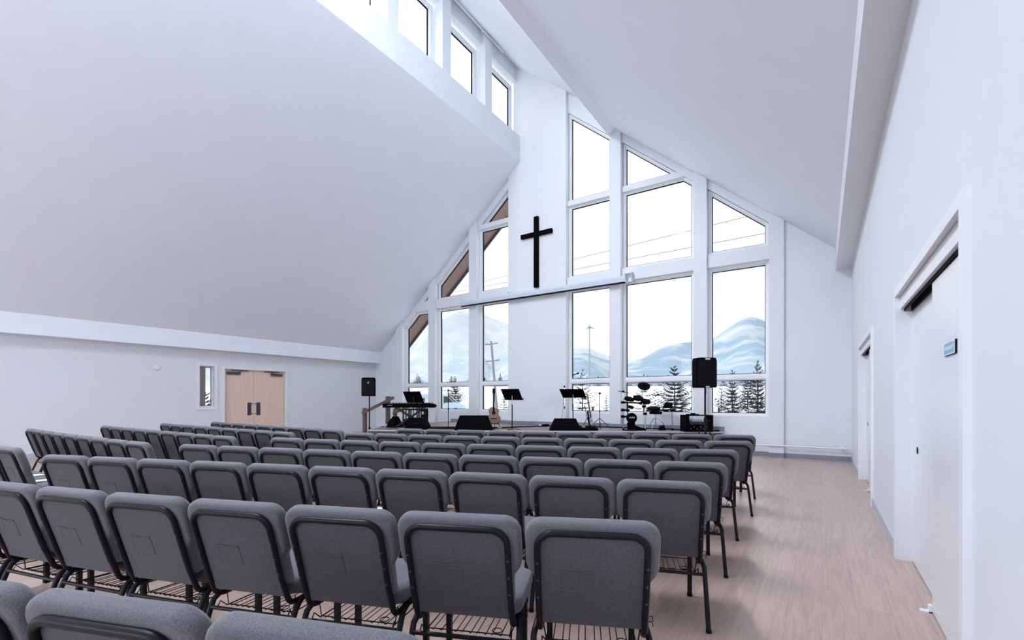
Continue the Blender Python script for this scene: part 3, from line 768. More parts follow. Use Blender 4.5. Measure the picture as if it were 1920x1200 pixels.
# folded papers on seats and cards in back pockets
pp = MB(); pp.prism(rect(-0.07, 0.07, -0.11, 0.11), XY, 0, 0.0025).build('paper_sheet_proto', M['paper'])
pap = bpy.data.objects['paper_sheet_proto']; pap.name = 'paper_sheet'; pused = [False]
def paper(key, idx, lx, ly, rot, label, group):
    ch = CH[(key, idx)]; a = ch.rotation_euler.z
    p = Vector((lx*math.cos(a) - ly*math.sin(a), lx*math.sin(a) + ly*math.cos(a), 0)) + ch.location
    o = pap if not pused[0] else pap.copy()
    if pused[0]: C.objects.link(o)
    pused[0] = True
    o.location = (p.x, p.y, 0.4785); o.rotation_euler = (0, 0, a + rot); tag(o, label, 'paper', group)
for i in range(6):
    paper('Z', i, 0.02, 0.02+0.02*(i % 2), 0.08*(i-1), 'white folded paper on the seat %s from the middle aisle, nearest left row' % ORD[i], 'papers on chair seats')
for key, i, lx, ly in (('R1', 4, 0.15, -0.03), ('R1', 5, 0.15, -0.02), ('R2', 5, 0.15, -0.02), ('R2', 6, 0.16, -0.02), ('R2', 4, 0.12, 0.04), ('R2', 8, 0.14, -0.03)):
    paper(key, i, lx, ly, 0.1*(i-4), 'white paper on right block seat %s from the aisle, %s' % (ORD[i], RN[key]), 'papers on chair seats')
cd = MB().prism([(-0.06, 0.10), (0.02, 0.11), (0.02, 0.215), (-0.06, 0.205)], BK, 0.0325, 0.0335).build('pocket_card', M['decal'])
for i in range(3):
    o = cd if i == 0 else cd.copy()
    if i: C.objects.link(o)
    o.location = CH[('D', i)].location; o.rotation_euler = CH[('D', i)].rotation_euler
    tag(o, 'white card in the back pocket of the %s front row chair from the middle aisle' % ORD[i], 'card', 'cards in chair pockets')
# ================================================================ stage equipment
def loudspeaker(label, loc, rz, w=0.38, h=0.54, dp=0.34, badge=None, bottom_badge=False):
    t = thing('loudspeaker', label, 'loudspeaker', loc, rz)
    pl = [(-w/2, -dp*0.42), (-w/2+0.05, -dp/2), (w/2-0.05, -dp/2), (w/2, -dp*0.42), (w/2-0.03, dp*0.2), (w/2-0.09, dp/2), (-w/2+0.09, dp/2), (-w/2+0.03, dp*0.2)]
    m = MB(); vs = []
    for z, s_ in ((0, 0.96), (0.03, 1), (h-0.05, 1), (h, 0.93)): vs += [(x*s_, y*s_, z + (0.02*(1-abs(x)/(w/2)) if z == h else 0)) for x, y in pl]
    n_ = len(pl); fs = [tuple(range(n_))[::-1], tuple(3*n_+j for j in range(n_))]
    for i in range(3):
        for j in range(n_): fs.append((i*n_+j, i*n_+(j+1)%n_, (i+1)*n_+(j+1)%n_, (i+1)*n_+j))
    m.add(vs, fs); m.build('cabinet', M['black'], t)
    g = MB(); g.prism([(-w/2+0.02, 0.03), (w/2-0.02, 0.03), (w/2-0.02, h-0.06), (w/2-0.08, h-0.035), (-w/2+0.08, h-0.035), (-w/2+0.02, h-0.06)], XZ, -dp/2-0.008, -dp/2+0.005)
    g.build('grille', M['gasket'], t)
    if badge == 'x':
        b = MB(); z = h*0.73
        b.bar((-0.02, -dp/2-0.01, z-0.022), (0.02, -dp/2-0.01, z+0.022), 0.004, 0.009); b.bar((-0.02, -dp/2-0.01, z+0.022), (0.004, -dp/2-0.01, z-0.006), 0.004, 0.009)
        b.bar((0.0, -dp/2-0.01, z), (0.022, -dp/2-0.01, z-0.02), 0.004, 0.006)
        b.build('badge', M['white'], t)
    else:
        MB().box(-0.045, 0.045, -dp/2-0.012, -dp/2-0.008, h-0.035, h-0.008).build('badge', M['white'], t)
        MB().box(-0.035, 0.035, -dp/2-0.012, -dp/2-0.008, 0.002, 0.024).build('lower_badge', M['white'], t)
        MB().tube([(0.12, dp*0.3, 0.05), (0.13, dp*0.3, -0.08), (0.11, dp*0.3, -0.22)], 0.006, 6).build('cable', M['black'], t)
    return t
def pole_stand(label, loc, rz, h, tripod=True, legr=0.42, knobz=0.5):
    t = thing('speaker_stand', label, 'stand', loc, rz)
    MB().tube([(0, 0, 0.05), (0, 0, h)], 0.0175, 12).build('pole', M['blackm'], t, True)
    MB().tube([(0, 0, knobz-0.05), (0, 0, knobz+0.05)], 0.027, 12).tube([(0.02, 0, knobz), (0.08, 0, knobz+0.0)], 0.011, 8).build('collar', M['blackm'], t, True)
    if tripod:
        for k in range(3):
            a = k*2*PI/3+0.3
            MB().tube([(0.02*math.cos(a), 0.02*math.sin(a), knobz-0.02), (legr*math.cos(a), legr*math.sin(a), 0.015)], 0.011, 8).build('leg', M['blackm'], t, True)
            MB().tube([(0.0, 0, 0.12), (legr*0.6*math.cos(a), legr*0.6*math.sin(a), 0.015+(1-0.6)*(knobz-0.02))], 0.007, 6).build('brace', M['blackm'], t, True)
    else:
        MB().lathe([(0.17, 0), (0.17, 0.012), (0.03, 0.03), (0.022, 0.06)], 24).build('base', M['blackm'], t, True)
    return t
pole_stand('thin black pole stand left of the stage under the left loudspeaker', (-10.72, 8.62, 0), TH, 1.43, False)
loudspeaker('black loudspeaker with small white logo on a pole at the stage left end', (-10.72, 8.62, 1.43), TH+0.12, 0.385, 0.52, badge='x')
pole_stand('black tripod stand under the big right loudspeaker, behind the front row', (-1.80, 9.10, 0), TH, 1.55, True, 0.42, 0.93)
loudspeaker('large black loudspeaker with silver badge on the right tripod stand', (-1.85, 9.12, 1.55), TH+0.12, 0.40, 0.545)

def wedge(label, loc, rz, w, h, dp, nm='stage_monitor'):
    t = thing(nm, label, 'stage monitor', loc, rz)
    prof_ = [(-dp/2, 0), (dp/2, 0), (dp/2, h*0.45), (dp*0.12, h), (-dp*0.35, h), (-dp/2, h*0.35)]
    m = MB(); vs = []; n_ = len(prof_)
    for x, s_ in ((-w/2, 0), (-w/2+0.09, 1), (w/2-0.09, 1), (w/2, 0)):
        for (y, z) in prof_:
            xx = x
            if abs(x) == w/2: xx = (1 if x > 0 else -1)*(w/2 - (z/h)*0.13)
            else: xx = (1 if x > 0 else -1)*(w/2 - 0.14)
            vs.append((xx, y, z))
    fs = [tuple(range(n_))[::-1], tuple(3*n_+j for j in range(n_))]
    for i in range(3):
        for j in range(n_): fs.append((i*n_+j, i*n_+(j+1)%n_, (i+1)*n_+(j+1)%n_, (i+1)*n_+j))
    m.add(vs, fs); m.build('cabinet', M['black'], t)
    g = MB(); a = Vector((0, dp/2, h*0.45)); b = Vector((0, dp*0.12, h)); nn = Vector((0, (b-a).z, -(b-a).y)).normalized()
    g.add([a + nn*0.004 + Vector((s_*(w/2-0.15), 0, 0)) + (b-a)*0.05 for s_ in (-1, 1)] + [b + nn*0.004 + Vector((s_*(w/2-0.15), 0, 0)) - (b-a)*0.05 for s_ in (1, -1)], [(0, 1, 2, 3)])
    g.build('grille', M['gasket'], t)
    MB().tube([(-0.06, -dp/2-0.0, h*0.5), (-0.06, -dp/2-0.02, h*0.52), (0.06, -dp/2-0.02, h*0.52), (0.06, -dp/2, h*0.5)], 0.008, 6).build('handle', M['blackm'], t)
    return t
wedge('black wedge monitor beside the guitar, centre of the stage front', (-7.32, 9.14, SZ), TH, 0.96, 0.37, 0.42)
wedge('black wedge monitor under the second music stand', (-5.34, 10.30, SZ), TH, 0.78, 0.30, 0.36)
wedge('black wedge monitor in front of the keyboard stand', (-8.76, 8.60, SZ), TH, 0.66, 0.30, 0.40)
wedge('small tilted black monitor speaker left of the keyboard stand', (-9.93, 8.86, SZ), TH+0.9, 0.36, 0.30, 0.30)

# black carpet under keyboard and microphone
tag(MB().prism([(-0.2, -0.55), (1.9, -0.35), (2.0, 0.1), (1.2, 0.28), (0.6, 0.30), (-0.2, 0.1)], lambda u, v, d: Vector((-8.9 + u*math.cos(TH) - v*math.sin(TH), 8.95 + u*math.sin(TH) + v*math.cos(TH), d)), SZ, SZ+0.03).build('stage_carpet', M['rug']), 'black carpet piece at the stage front around the wedge monitor', 'carpet')

# keyboard on its X stand
kx = thing('keyboard_stand', 'black X-shaped stand carrying the electronic keyboard', 'stand', (-9.40, 8.95, SZ), TH)
for s_ in (-1, 1):
    for dy in (-0.10, 0.14):
        y = dy + (0.012 if s_ > 0 else -0.012)
        MB().bar((-0.40*s_, y, 0.02), (0.34*s_, y, 0.52), 0.02, 0.03).build('leg', M['blackm'], kx)
for s_ in (-1, 1):
    MB().bar((-0.36*s_ if s_ else 0, -0.24, 0.535), (-0.36*s_, 0.22, 0.535), 0.05, 0.03).build('support_arm', M['blackm'], kx)
    MB().bar((-0.40*s_, -0.25, 0.015), (-0.40*s_, 0.25, 0.015), 0.03, 0.03).build('foot_bar', M['blackm'], kx)
MB().box(-0.21, -0.185, -0.02, 0.02, 0.0, 0.56).build('centre_strut', M['blackm'], kx)
kb = thing('electronic_keyboard', 'black electronic keyboard on the X stand at the stage left', 'keyboard', (-9.40, 8.93, SZ+0.55), TH)
kp = [(-0.71, 0.0), (0.68, 0.0), (0.72, 0.06), (0.66, 0.105), (0.50, 0.125), (-0.69, 0.115), (-0.71, 0.09)]
MB().prism(kp, XZ, -0.16, 0.16).build('body', M['black'], kb)
k = MB()
for i in range(52): k.box(-0.60+i*0.0235, -0.60+i*0.0235+0.022, 0.10, 0.165, 0.09, 0.128)
tag(k.build('white_keys', M['white'], kb), None)
k = MB()
for i in range(51):
    if i % 7 not in (2, 6): k.box(-0.60+i*0.0235+0.016, -0.60+i*0.0235+0.029, 0.08, 0.14, 0.12, 0.137)
k.build('black_keys', M['black'], kb)
MB().box(-0.58, -0.45, -0.163, -0.16, 0.062, 0.072).build('printed_marks', M['decal'], kb)

def music_stand(label, loc, rz, h, w=0.5, hd=0.32, tilt=35, pole=M['blackm'], base_kind='plate', two=False, chrome_top=True):
    t = thing('music_stand', label, 'music stand', loc, rz)
    T = Matrix.Translation((0, 0, h)) @ Matrix.Rotation(math.radians(tilt), 4, 'X')
    MB().box(-w/2, w/2, -0.006, 0.006, -hd/2, hd/2, T=T).build('desk', M['black'], t)
    MB().box(-w/2, w/2, 0.0, 0.06, -hd/2-0.012, -hd/2, T=T).build('ledge', M['black'], t)
    MB().tube([(0, 0.02, 0.04), (0, 0.02, h*0.72)], 0.014, 10).build('lower_pole', pole, t, True)
    MB().tube([(0, 0.02, h*0.72), (0, 0.02, h-0.03)], 0.008, 8).build('upper_pole', M['chrome'], t, True)
    for k_ in range(3):
        a = k_*2*PI/3+0.5
        MB().bar((0, 0.02, 0.06), (0.2*math.cos(a), 0.02+0.2*math.sin(a), 0.01), 0.025, 0.012).build('foot', M['blackm'], t)
    return t
music_stand('black music stand with tilted desk standing right of the acoustic guitar', (-6.49, 9.62, SZ), 0.06, 0.90, 0.52, 0.34, 38)
music_stand('black music stand with flat desk behind the right wedge monitor', (-5.36, 10.78, SZ), 0.22, 0.93, 0.62, 0.42, 60)
# sheet stand (black) on the keyboard
ks = thing('keyboard_music_rest', 'black sheet music desk standing behind the keyboard', 'music stand', (-9.53, 9.12, SZ), 0.12)
T = Matrix.Translation((0, 0.06, 0.86)) @ Matrix.Rotation(math.radians(30), 4, 'X')
MB().box(-0.30, 0.30, -0.006, 0.006, -0.20, 0.16, T=T).build('desk', M['black'], ks)
MB().box(-0.30, 0.30, 0, 0.06, -0.21, -0.20, T=T).build('ledge', M['black'], ks)
MB().tube([(0, 0.07, 0.02), (0, 0.07, 0.86)], 0.013, 8).build('pole', M['blackm'], ks, True)
for k_ in range(3):
    a = k_*2*PI/3+1.2; MB().bar((0, 0.07, 0.10), (0.2*math.cos(a), 0.07+0.2*math.sin(a), 0.008), 0.02, 0.012).build('foot', M['blackm'], ks)

def mic_stand(label, loc, rz, h, boom=None, tripod=False, col=None, mic=True):
    t = thing('microphone_stand', label, 'microphone stand', loc, rz); cm = col or M['blackm']
    if tripod:
        for k_ in range(3):
            a = k_*2*PI/3+0.4
            MB().tube([(0, 0, 0.28), (0.34*math.cos(a), 0.34*math.sin(a), 0.012)], 0.009, 6).build('leg', M['blackm'], t)
    else: MB().lathe([(0.13, 0), (0.13, 0.012), (0.02, 0.03)], 24).build('base', M['blackm'], t, True)
    MB().tube([(0, 0, 0.02), (0, 0, h)], 0.0095, 8).build('pole', cm, t, True)
    MB().tube([(0, 0, h*0.5-0.03), (0, 0, h*0.5+0.03)], 0.016, 8).build('clutch', M['blackm'], t, True)
    MB().box(-0.022, 0.022, -0.018, 0.018, h-0.03, h+0.02).build('boom_joint', M['blackm'], t)
    if boom:
        a, b = Vector(boom[0]), Vector(boom[1])
        MB().tube([a, b], 0.006, 6).build('boom', cm if boom[2] is None else boom[2], t, True)
        if mic:
            d_ = (b-a).normalized()
            if len(boom) > 3: d_ = Vector(boom[3]).normalized()
            m = MB(); m.tube([b, b+d_*0.14], [0.010, 0.014], 8); m.tube([b+d_*0.14, b+d_*0.155, b+d_*0.18, b+d_*0.195], [0.018, 0.025, 0.025, 0.012], 10)
            m.build('microphone', M['black'], t, True)
    return t
mic_stand('black microphone stand with level boom left of the centre wedge', (-8.53, 9.52, SZ), TH, 1.03, ((-0.16, 0, 1.02), (0.22, 0, 1.03), None, (1, 0, 0)), mic=False)
mic_stand('microphone stand with raised boom behind the right music stand', (-5.68, 10.93, SZ), TH, 1.12, ((-0.07, 0, 1.02), (0.20, 0, 1.42), None, (1, 0, 0.3)), tripod=False, col=M['chrome'])
mic_stand('black tripod microphone stand with level arm behind the electric guitar', (-4.86, 11.35, SZ), TH, 0.94, ((0.07, 0, 0.93), (-0.16, 0, 0.95), None), tripod=True, mic=False)

# guitars
def body_outline(kind):
    if kind == 'acoustic':
        L = [(0, 0), (0.09, 0.005), (0.155, 0.04), (0.19, 0.11), (0.188, 0.17), (0.155, 0.225), (0.122, 0.265), (0.125, 0.30), (0.142, 0.345), (0.135, 0.40), (0.10, 0.445), (0.05, 0.462), (0, 0.465)]
        Rr = [(-x, z) for x, z in L[::-1]][1:-1]
        R2 = []
        for x, z in L:
            if z > 0.40 and x > 0.03: x = x*0.72; z -= 0.02
            R2.append((x, z))
        return R2 + Rr
    L = [(0, 0), (0.08, 0.005), (0.145, 0.04), (0.16, 0.10), (0.14, 0.16), (0.115, 0.20), (0.12, 0.25), (0.14, 0.31), (0.125, 0.37), (0.085, 0.385), (0.065, 0.34), (0.03, 0.31), (0, 0.31)]
    Rr = [(-x, z) for x, z in L[::-1]][1:-1]
    return L + Rr
def guitar(label, loc, rz, kind, rzb=0):
    t = thing('%s_guitar' % kind, label, 'guitar', loc, rz)
    Tl = Matrix.Rotation(math.radians(-9), 4, 'X')
    f = lambda u, v, d: Tl @ Vector((u, d, v))
    ol = body_outline(kind); dp = 0.05 if kind == 'acoustic' else 0.022
    MB().prism(ol, f, -dp+0.003, dp).build('body', M['black'], t)
    MB().prism(offset(ol, -0.001) if False else [(x*0.985, 0.003+z*0.985) for x, z in ol], f, -dp-0.001, -dp+0.004).build('top', M['guitar'] if kind == 'acoustic' else M['screen'], t)
    bz = 0.465 if kind == 'acoustic' else 0.31
    MB().box(-0.024, 0.024, -dp-0.012, -dp-0.001, bz-0.12, bz+0.36, T=Tl).build('fretboard', M['black'], t)
    MB().box(-0.022, 0.022, -dp-0.001, -dp+0.016, bz-0.02, bz+0.36, T=Tl).build('neck', M['neckwood'], t)
    MB().prism([(-0.024, bz+0.36), (0.024, bz+0.36), (0.036, bz+0.40), (0.03, bz+0.52), (-0.03, bz+0.52), (-0.036, bz+0.40)], f, -dp-0.012, -dp+0.006).build('headstock', M['black'] if kind == 'acoustic' else M['neckwood'], t)
    pg = MB()
    for k_ in range(3):
        for s_ in (-1, 1): pg.box(s_*0.032-0.012, s_*0.032+0.012, -dp-0.016, -dp+0.004, bz+0.405+k_*0.038, bz+0.42+k_*0.038, T=Tl)
    pg.build('tuning_pegs', M['blackm'], t)
    if kind == 'acoustic':
        MB().prism([(0.05*math.cos(a*PI/10), 0.30+0.05*math.sin(a*PI/10)) for a in range(20)], f, -dp-0.003, -dp).build('sound_hole', M['gasket'], t)
        MB().box(-0.075, 0.075, -dp-0.012, -dp, 0.135, 0.155, T=Tl).build('bridge', M['gasket'], t)
    else:
        MB().box(-0.035, 0.035, -dp-0.01, -dp, 0.10, 0.125, T=Tl).box(-0.035, 0.035, -dp-0.01, -dp, 0.20, 0.22, T=Tl).build('pickup', M['gasket'], t)
    return t
def guitar_stand(label, loc, rz):
    t = thing('guitar_stand', label, 'stand', loc, rz)
    for s_ in (-1, 1):
        MB().tube([(s_*0.02, 0.10, 0.30), (s_*0.17, -0.02, 0.012)], 0.009, 6).build('leg', M['blackm'], t)
        MB().tube([(s_*0.10, 0.04, 0.13), (s_*0.10, -0.09, 0.085), (s_*0.10, -0.10, 0.12)], 0.008, 6).build('cradle_arm', M['blackm'], t)
    MB().tube([(0, 0.10, 0.30), (0, 0.24, 0.012)], 0.009, 6).build('rear_leg', M['blackm'], t)
    MB().tube([(0, 0.10, 0.28), (0, 0.17, 0.62)], 0.010, 6).build('upright', M['blackm'], t)
    return t
guitar_stand('black guitar stand holding the acoustic guitar', (-7.50, 10.25, SZ), TH)
guitar('acoustic guitar with tan top and black fretboard standing upright on stage', (-7.50, 10.23, SZ+0.10), TH, 'acoustic')
guitar_stand('black guitar stand holding the electric guitar', (-5.0, 11.12, SZ), TH+1.15)
guitar('electric guitar seen edge-on with light wooden neck', (-5.0, 11.12, SZ+0.10), TH+1.15, 'electric')
# pedal board beside the wedge
pb = thing('pedal_board', 'low black pedal board right of the right wedge monitor', 'pedal board', (-4.87, 10.68, SZ), TH)
MB().prism([(-0.13, 0), (0.13, 0), (0.13, 0.09), (-0.13, 0.05)], lambda u, v, d: (d, u, v), -0.22, 0.22).build('board', M['black'], pb)
for k_, x in enumerate((-0.13, 0.0, 0.12)):
    MB().box(x-0.035, x+0.035, -0.05, 0.06, 0.07, 0.115).build('pedal', (M['galv'], M['black'], M['blackm'])[k_], pb)

# amplifier cabinet frame behind the keyboard
ra = thing('equipment_rack', 'open black equipment rack behind the keyboard stand', 'rack', (-10.0, 9.72, SZ), TH)
m = MB()
W_, D_, H_ = 0.68, 0.40, 0.50
for x in (-W_/2, W_/2-0.03):
    for y in (-D_/2, D_/2-0.03): m.box(x, x+0.03, y, y+0.03, 0, H_)
for y in (-D_/2, D_/2-0.03): m.box(-W_/2, W_/2, y, y+0.03, H_-0.04, H_); m.box(-W_/2, W_/2, y, y+0.03, 0, 0.03)
m.build('rack_frame', M['blackm'], ra)
MB().box(-W_/2+0.03, W_/2-0.03, -D_/2+0.02, D_/2-0.02, 0.03, 0.20).build('lower_unit', M['black'], ra)
MB().box(W_/2-0.14, W_/2-0.03, -D_/2+0.005, D_/2-0.02, 0.20, H_-0.04).build('side_unit', M['black'], ra)
MB().box(W_/2-0.11, W_/2-0.06, -D_/2-0.0, -D_/2+0.005, 0.34, 0.42).box(W_/2-0.10, W_/2-0.07, -D_/2, -D_/2+0.005, 0.22, 0.25).build('label_plate', M['white'], ra)
MB().box(-W_/2+0.16, -W_/2+0.19, -D_/2+0.02, D_/2-0.02, 0.20, H_-0.04).build('divider', M['blackm'], ra)
# right equipment case
ca = thing('equipment_case', 'black open equipment case below the right loudspeaker', 'case', (-2.52, 11.72, SZ), TH)
m = MB(); W_, D_, H_ = 0.66, 0.34, 0.40
m.box(-W_/2, -W_/2+0.10, -D_/2, D_/2, 0, H_); m.box(W_/2-0.06, W_/2, -D_/2, D_/2, 0, H_)
m.box(-W_/2, W_/2, -D_/2, D_/2, H_-0.02, H_); m.box(-W_/2, W_/2, -D_/2, D_/2, 0, 0.02)
m.build('case_shell', M['black'], ca)
MB().box(W_/2, W_/2+0.012, -D_/2+0.01, D_/2-0.01, 0.01, H_-0.01).build('side_cover', M['dark'], ca)
m = MB().box(-W_/2+0.10, W_/2-0.06, -D_/2+0.02, D_/2-0.01, 0.02, 0.17).build('amplifier_unit', M['black'], ca)
kn = MB()
for i in range(6): kn.lathe([(0.009, 0), (0.008, 0.012)], 10, (-0.19+i*0.075, -D_/2+0.02, 0.07+0.05*(i % 2)), Matrix.Rotation(PI/2, 4, 'X'))
kn.build('control_knobs', M['galv'], m)
MB().box(-W_/2+0.19, 0.16, -0.02, 0.12, 0.17, 0.24).build('mixer_unit', M['dark'], ca)
MB().box(-W_/2+0.20, 0.15, -0.01, 0.11, 0.24, 0.29).build('mixer_top', M['screen'], ca)
for x in (-0.2, -0.16): MB().tube([(x, -0.05, 0.17), (x+0.09, 0.0, H_-0.02)], 0.004, 5).build('antenna', M['blackm'], ca)
tag(MB().box(-0.13, 0.13, -0.08, 0.08, 0, 0.022).box(-0.03, 0.05, -0.05, 0.04, 0.022, 0.045).build('wireless_receiver', M['black']), 'small black receiver lying on top of the right equipment case', 'receiver')
bpy.data.objects['wireless_receiver'].location = (-2.60, 11.68, SZ+0.40); bpy.data.objects['wireless_receiver'].rotation_euler = (0, 0, TH)

# ---- electronic drum kit
dk = thing('drum_kit', 'black electronic drum kit with chrome rack and rubber pads', 'drum kit', (-3.72, 11.45, SZ), TH)
def Dd(px, py, dd=0.0):
    """drum-kit local point from the kit's own drawing grid: 1 unit = 1 cm wide, 1 cm high"""
    return Vector((px/100.0, dd, py/100.0))
for x, z0, z1, y, nm in ((-0.515, 0, 0.92, -0.02, 'rack_post'), (-0.0, 0, 0.58, -0.12, 'rack_post'), (0.71, 0, 0.54, -0.05, 'rack_post')):
    p = MB().tube([(x, y, z0+0.02), (x+(-0.015 if x < -0.4 else (0.02 if x < 0.2 else -0.02)), y, z1)], 0.019, 12).build(nm, M['chrome'], dk, True)
    MB().tube([(x, y, 0), (x, y, 0.05)], 0.027, 10).build('rubber_foot', M['black'], p, True)
MB().tube([(-0.02, -0.10, 0.56), (-0.06, 0.02, 0.80), (0.04, 0.02, 1.08)], 0.016, 10).build('boom_tube', M['chrome'], dk, True)
for a, b, r_ in (((-0.54, -0.02, 0.70), (-0.20, 0.05, 0.69), 0.02), ((-0.20, 0.05, 0.69), (0.04, -0.08, 0.66), 0.02), ((-0.52, -0.02, 0.50), (-0.42, 0.0, 0.51), 0.024), ((-0.54, -0.02, 0.335), (-0.35, 0.0, 0.345), 0.024), ((-0.40, 0, 0.28), (-0.40, 0, 0.70), 0.016),
                 ((0.0, -0.12, 0.50), (0.35, -0.05, 0.50), 0.018), ((0.33, -0.05, 0.50), (0.72, -0.05, 0.52), 0.02)):
    MB().tube([a, b], r_, 8).build('rack_tube', M['blackm'], dk, True)
cl = MB()
for x, z, y in ((-0.53, 0.70, -0.02), (-0.53, 0.51, -0.02), (-0.53, 0.345, -0.02), (-0.40, 0.345, 0), (-0.40, 0.50, 0), (-0.02, 0.60, -0.10), (0.0, 0.42, -0.12), (0.70, 0.50, -0.05), (-0.06, 0.68, 0.0), (0.55, 0.50, -0.05)):
    cl.box(x-0.04, x+0.04, y-0.035, y+0.035, z-0.032, z+0.032)
cl.build('rack_clamp', M['black'], dk)
def pad(nm, c_, r_, th, rx, ry, m=None, bell=False):
    T_ = Matrix.Rotation(math.radians(rx), 4, 'X') @ Matrix.Rotation(math.radians(ry), 4, 'Y')
    pr_ = [(r_*0.98, 0), (r_, th*0.4), (r_*0.97, th)] + ([(r_*0.25, th*1.3), (r_*0.2, th*2.6), (0.012, th*3)] if bell else [(r_*0.3, th)])
    o = MB().lathe(pr_, 24, c_, T_).build(nm, m or M['black'], dk, True)
    if bell: MB().tube([Vector(c_)-Vector((0, 0, 0.10)), Vector(c_)+Vector((0, 0, 0.055))], 0.006, 6).build('cymbal_rod', M['blackm'], dk)
    return o
pad('cymbal_pad', (-0.52, -0.02, 0.955), 0.145, 0.014, 4, 12, bell=True)
pad('cymbal_pad', (0.01, 0.02, 1.10), 0.155, 0.03, 38, -2, bell=True)
pad('cymbal_pad', (0.375, 0.05, 0.875), 0.15, 0.014, 3, 0, bell=True)
MB().tube([(-0.51, -0.02, 0.70), (-0.51, -0.02, 0.93)], 0.010, 8).tube([(0.375, 0.05, 0.48), (0.375, 0.05, 0.86)], 0.009, 8).tube([(0.01, 0.02, 0.80), (0.01, 0.02, 1.08)], 0.012, 8).build('cymbal_arm', M['chrome'], dk, True)
pad('tom_pad', (-0.36, 0.02, 0.76), 0.125, 0.055, 20, 6)
pad('tom_pad', (-0.14, 0.02, 0.78), 0.125, 0.06, 24, 0)
pad('tom_pad', (0.04, -0.02, 0.70), 0.12, 0.055, 22, 4)
pad('snare_pad', (0.26, 0.02, 0.52), 0.16, 0.055, 10, -3)
pad('tom_pad', (-0.33, 0.06, 0.56), 0.09, 0.05, 16, 10)
MB().prism([(-0.10, -0.07), (0.11, -0.07), (0.11, 0.08), (-0.05, 0.08), (-0.10, 0.0)], lambda u, v, d: (0.59+u, d-0.08, 0.62+v), 0, 0.07).build('sound_module', M['black'], dk)
bd = MB().lathe([(0.125, 0), (0.13, 0.01), (0.13, 0.05), (0.12, 0.06)], 28, (-0.335, -0.10, 0.31), Matrix.Rotation(PI/2, 4, 'X')).build('bass_pad', M['black'], dk, True)
text_mesh('ALESIS', 0.05, 'logo_lettering', M['white'], bd, Matrix.Translation((-0.335, -0.163, 0.325)) @ Matrix.Rotation(PI/2, 4, 'X'), 0.001)
MB().box(-0.42, -0.25, -0.13, 0.0, 0.02, 0.20).box(-0.37, -0.30, -0.11, -0.06, 0.10, 0.30).build('bass_tower', M['black'], dk)
MB().box(-0.50, -0.22, -0.18, 0.0, 0, 0.025).build('base_plate', M['blackm'], dk)
MB().prism([(-0.22, 0.0), (0.0, 0.0), (0.0, 0.03), (-0.20, 0.12), (-0.22, 0.12)], XZ, -0.06, 0.02).build('bass_pedal', M['black'], dk)
MB().prism([(0.40, 0.0), (0.56, 0.0), (0.56, 0.03), (0.52, 0.12), (0.42, 0.10)], XZ, 0.0, 0.10).build('hi_hat_pedal', M['black'], dk)
# throne
th_ = thing('drum_throne', 'black round drum stool with arched chrome legs behind the drum kit', 'stool', (-3.50, 11.72, SZ), TH)
MB().lathe([(0.14, 0.40), (0.155, 0.41), (0.155, 0.46), (0.13, 0.475), (0.02, 0.48)], 28).build('seat', M['black'], th_, True)
MB().tube([(0, 0, 0.12), (0, 0, 0.41)], 0.016, 10).build('post', M['chrome'], th_, True)
for k_ in range(3):
    a = k_*2*PI/3 - 0.15
    MB().tube([(r_*math.cos(a), r_*math.sin(a), z) for r_, z in ((0.01, 0.31), (0.08, 0.285), (0.16, 0.20), (0.22, 0.09), (0.24, 0.008))], 0.010, 8).build('leg', M['chrome'], th_, True)
    MB().tube([(0, 0, 0.15), (0.15*math.cos(a), 0.15*math.sin(a), 0.21)], 0.005, 6).build('brace', M['chrome'], th_, True)

# cables and small floor items
def cable(pts, label, r_=0.008):
    out = []
    P = [Vector(p) for p in pts]
    for i in range(len(P)-1):
        p0 = P[max(i-1, 0)]; p1 = P[i]; p2 = P[i+1]; p3 = P[min(i+2, len(P)-1)]
        for k_ in range(6):
            t = k_/6.0; out.append(0.5*((2*p1)+(p2-p0)*t+(2*p0-5*p1+4*p2-p3)*t*t+(3*p1-p0-3*p2+p3)*t**3))
    out.append(P[-1])
    tag(MB().tube(out, r_, 6).build('cable', M['black'], None, True), label, 'cable')
z = SZ+0.012
cable([(-7.2, 10.2, z), (-6.9, 10.9, z), (-6.2, 11.9, z), (-5.2, 12.02, z), (-4.3, 12.05, z), (-3.4, 12.03, z), (-2.9, 11.98, z)], 'long black cable along the back of the stage to the equipment case', 0.016)
cable([(-7.5, 9.7, z), (-7.9, 9.75, z), (-8.1, 9.55, z), (-8.3, 9.7, z)], 'short black cable curling left of the centre wedge')
cable([(-6.52, 9.75, z), (-6.9, 9.9, z), (-7.3, 9.95, z), (-7.45, 10.2, z)], 'thin black cable from the centre music stand to the guitar')
cable([(-2.2, 11.98, z), (-2.08, 12.05, z), (-2.12, 12.12, z)], 'short black cable right of the equipment case', 0.02)
cable([(-5.80, 10.92, z), (-5.78, 10.94, SZ+0.2), (-5.72, 10.93, SZ+0.55), (-5.69, 10.93, SZ+0.9)], 'thin cable hanging from the raised microphone stand', 0.005)
cable([(-10.15, 8.55, z), (-10.3, 8.75, z), (-10.55, 9.05, z), (-10.70, 9.26, z+0.3), (-10.76, 9.30, z+0.6)], 'thin black cable rising beside the left handrail post', 0.006)
tag(MB().box(-0.05, 0.05, -0.03, 0.03, 0, 0.055).build('power_adapter', M['white']), 'small white power adapter at the foot of the left handrail post', 'adapter').location = (-10.62, 9.12, SZ)
o = tag(MB().box(-0.05, 0.05, -0.03, 0.03, 0, 0.05).box(0.06, 0.15, -0.03, 0.03, 0, 0.06).build('plug_block', M['black']), 'small black plug block on the stage floor below the cross', 'plug'); o.location = (-6.75, 11.7, SZ)
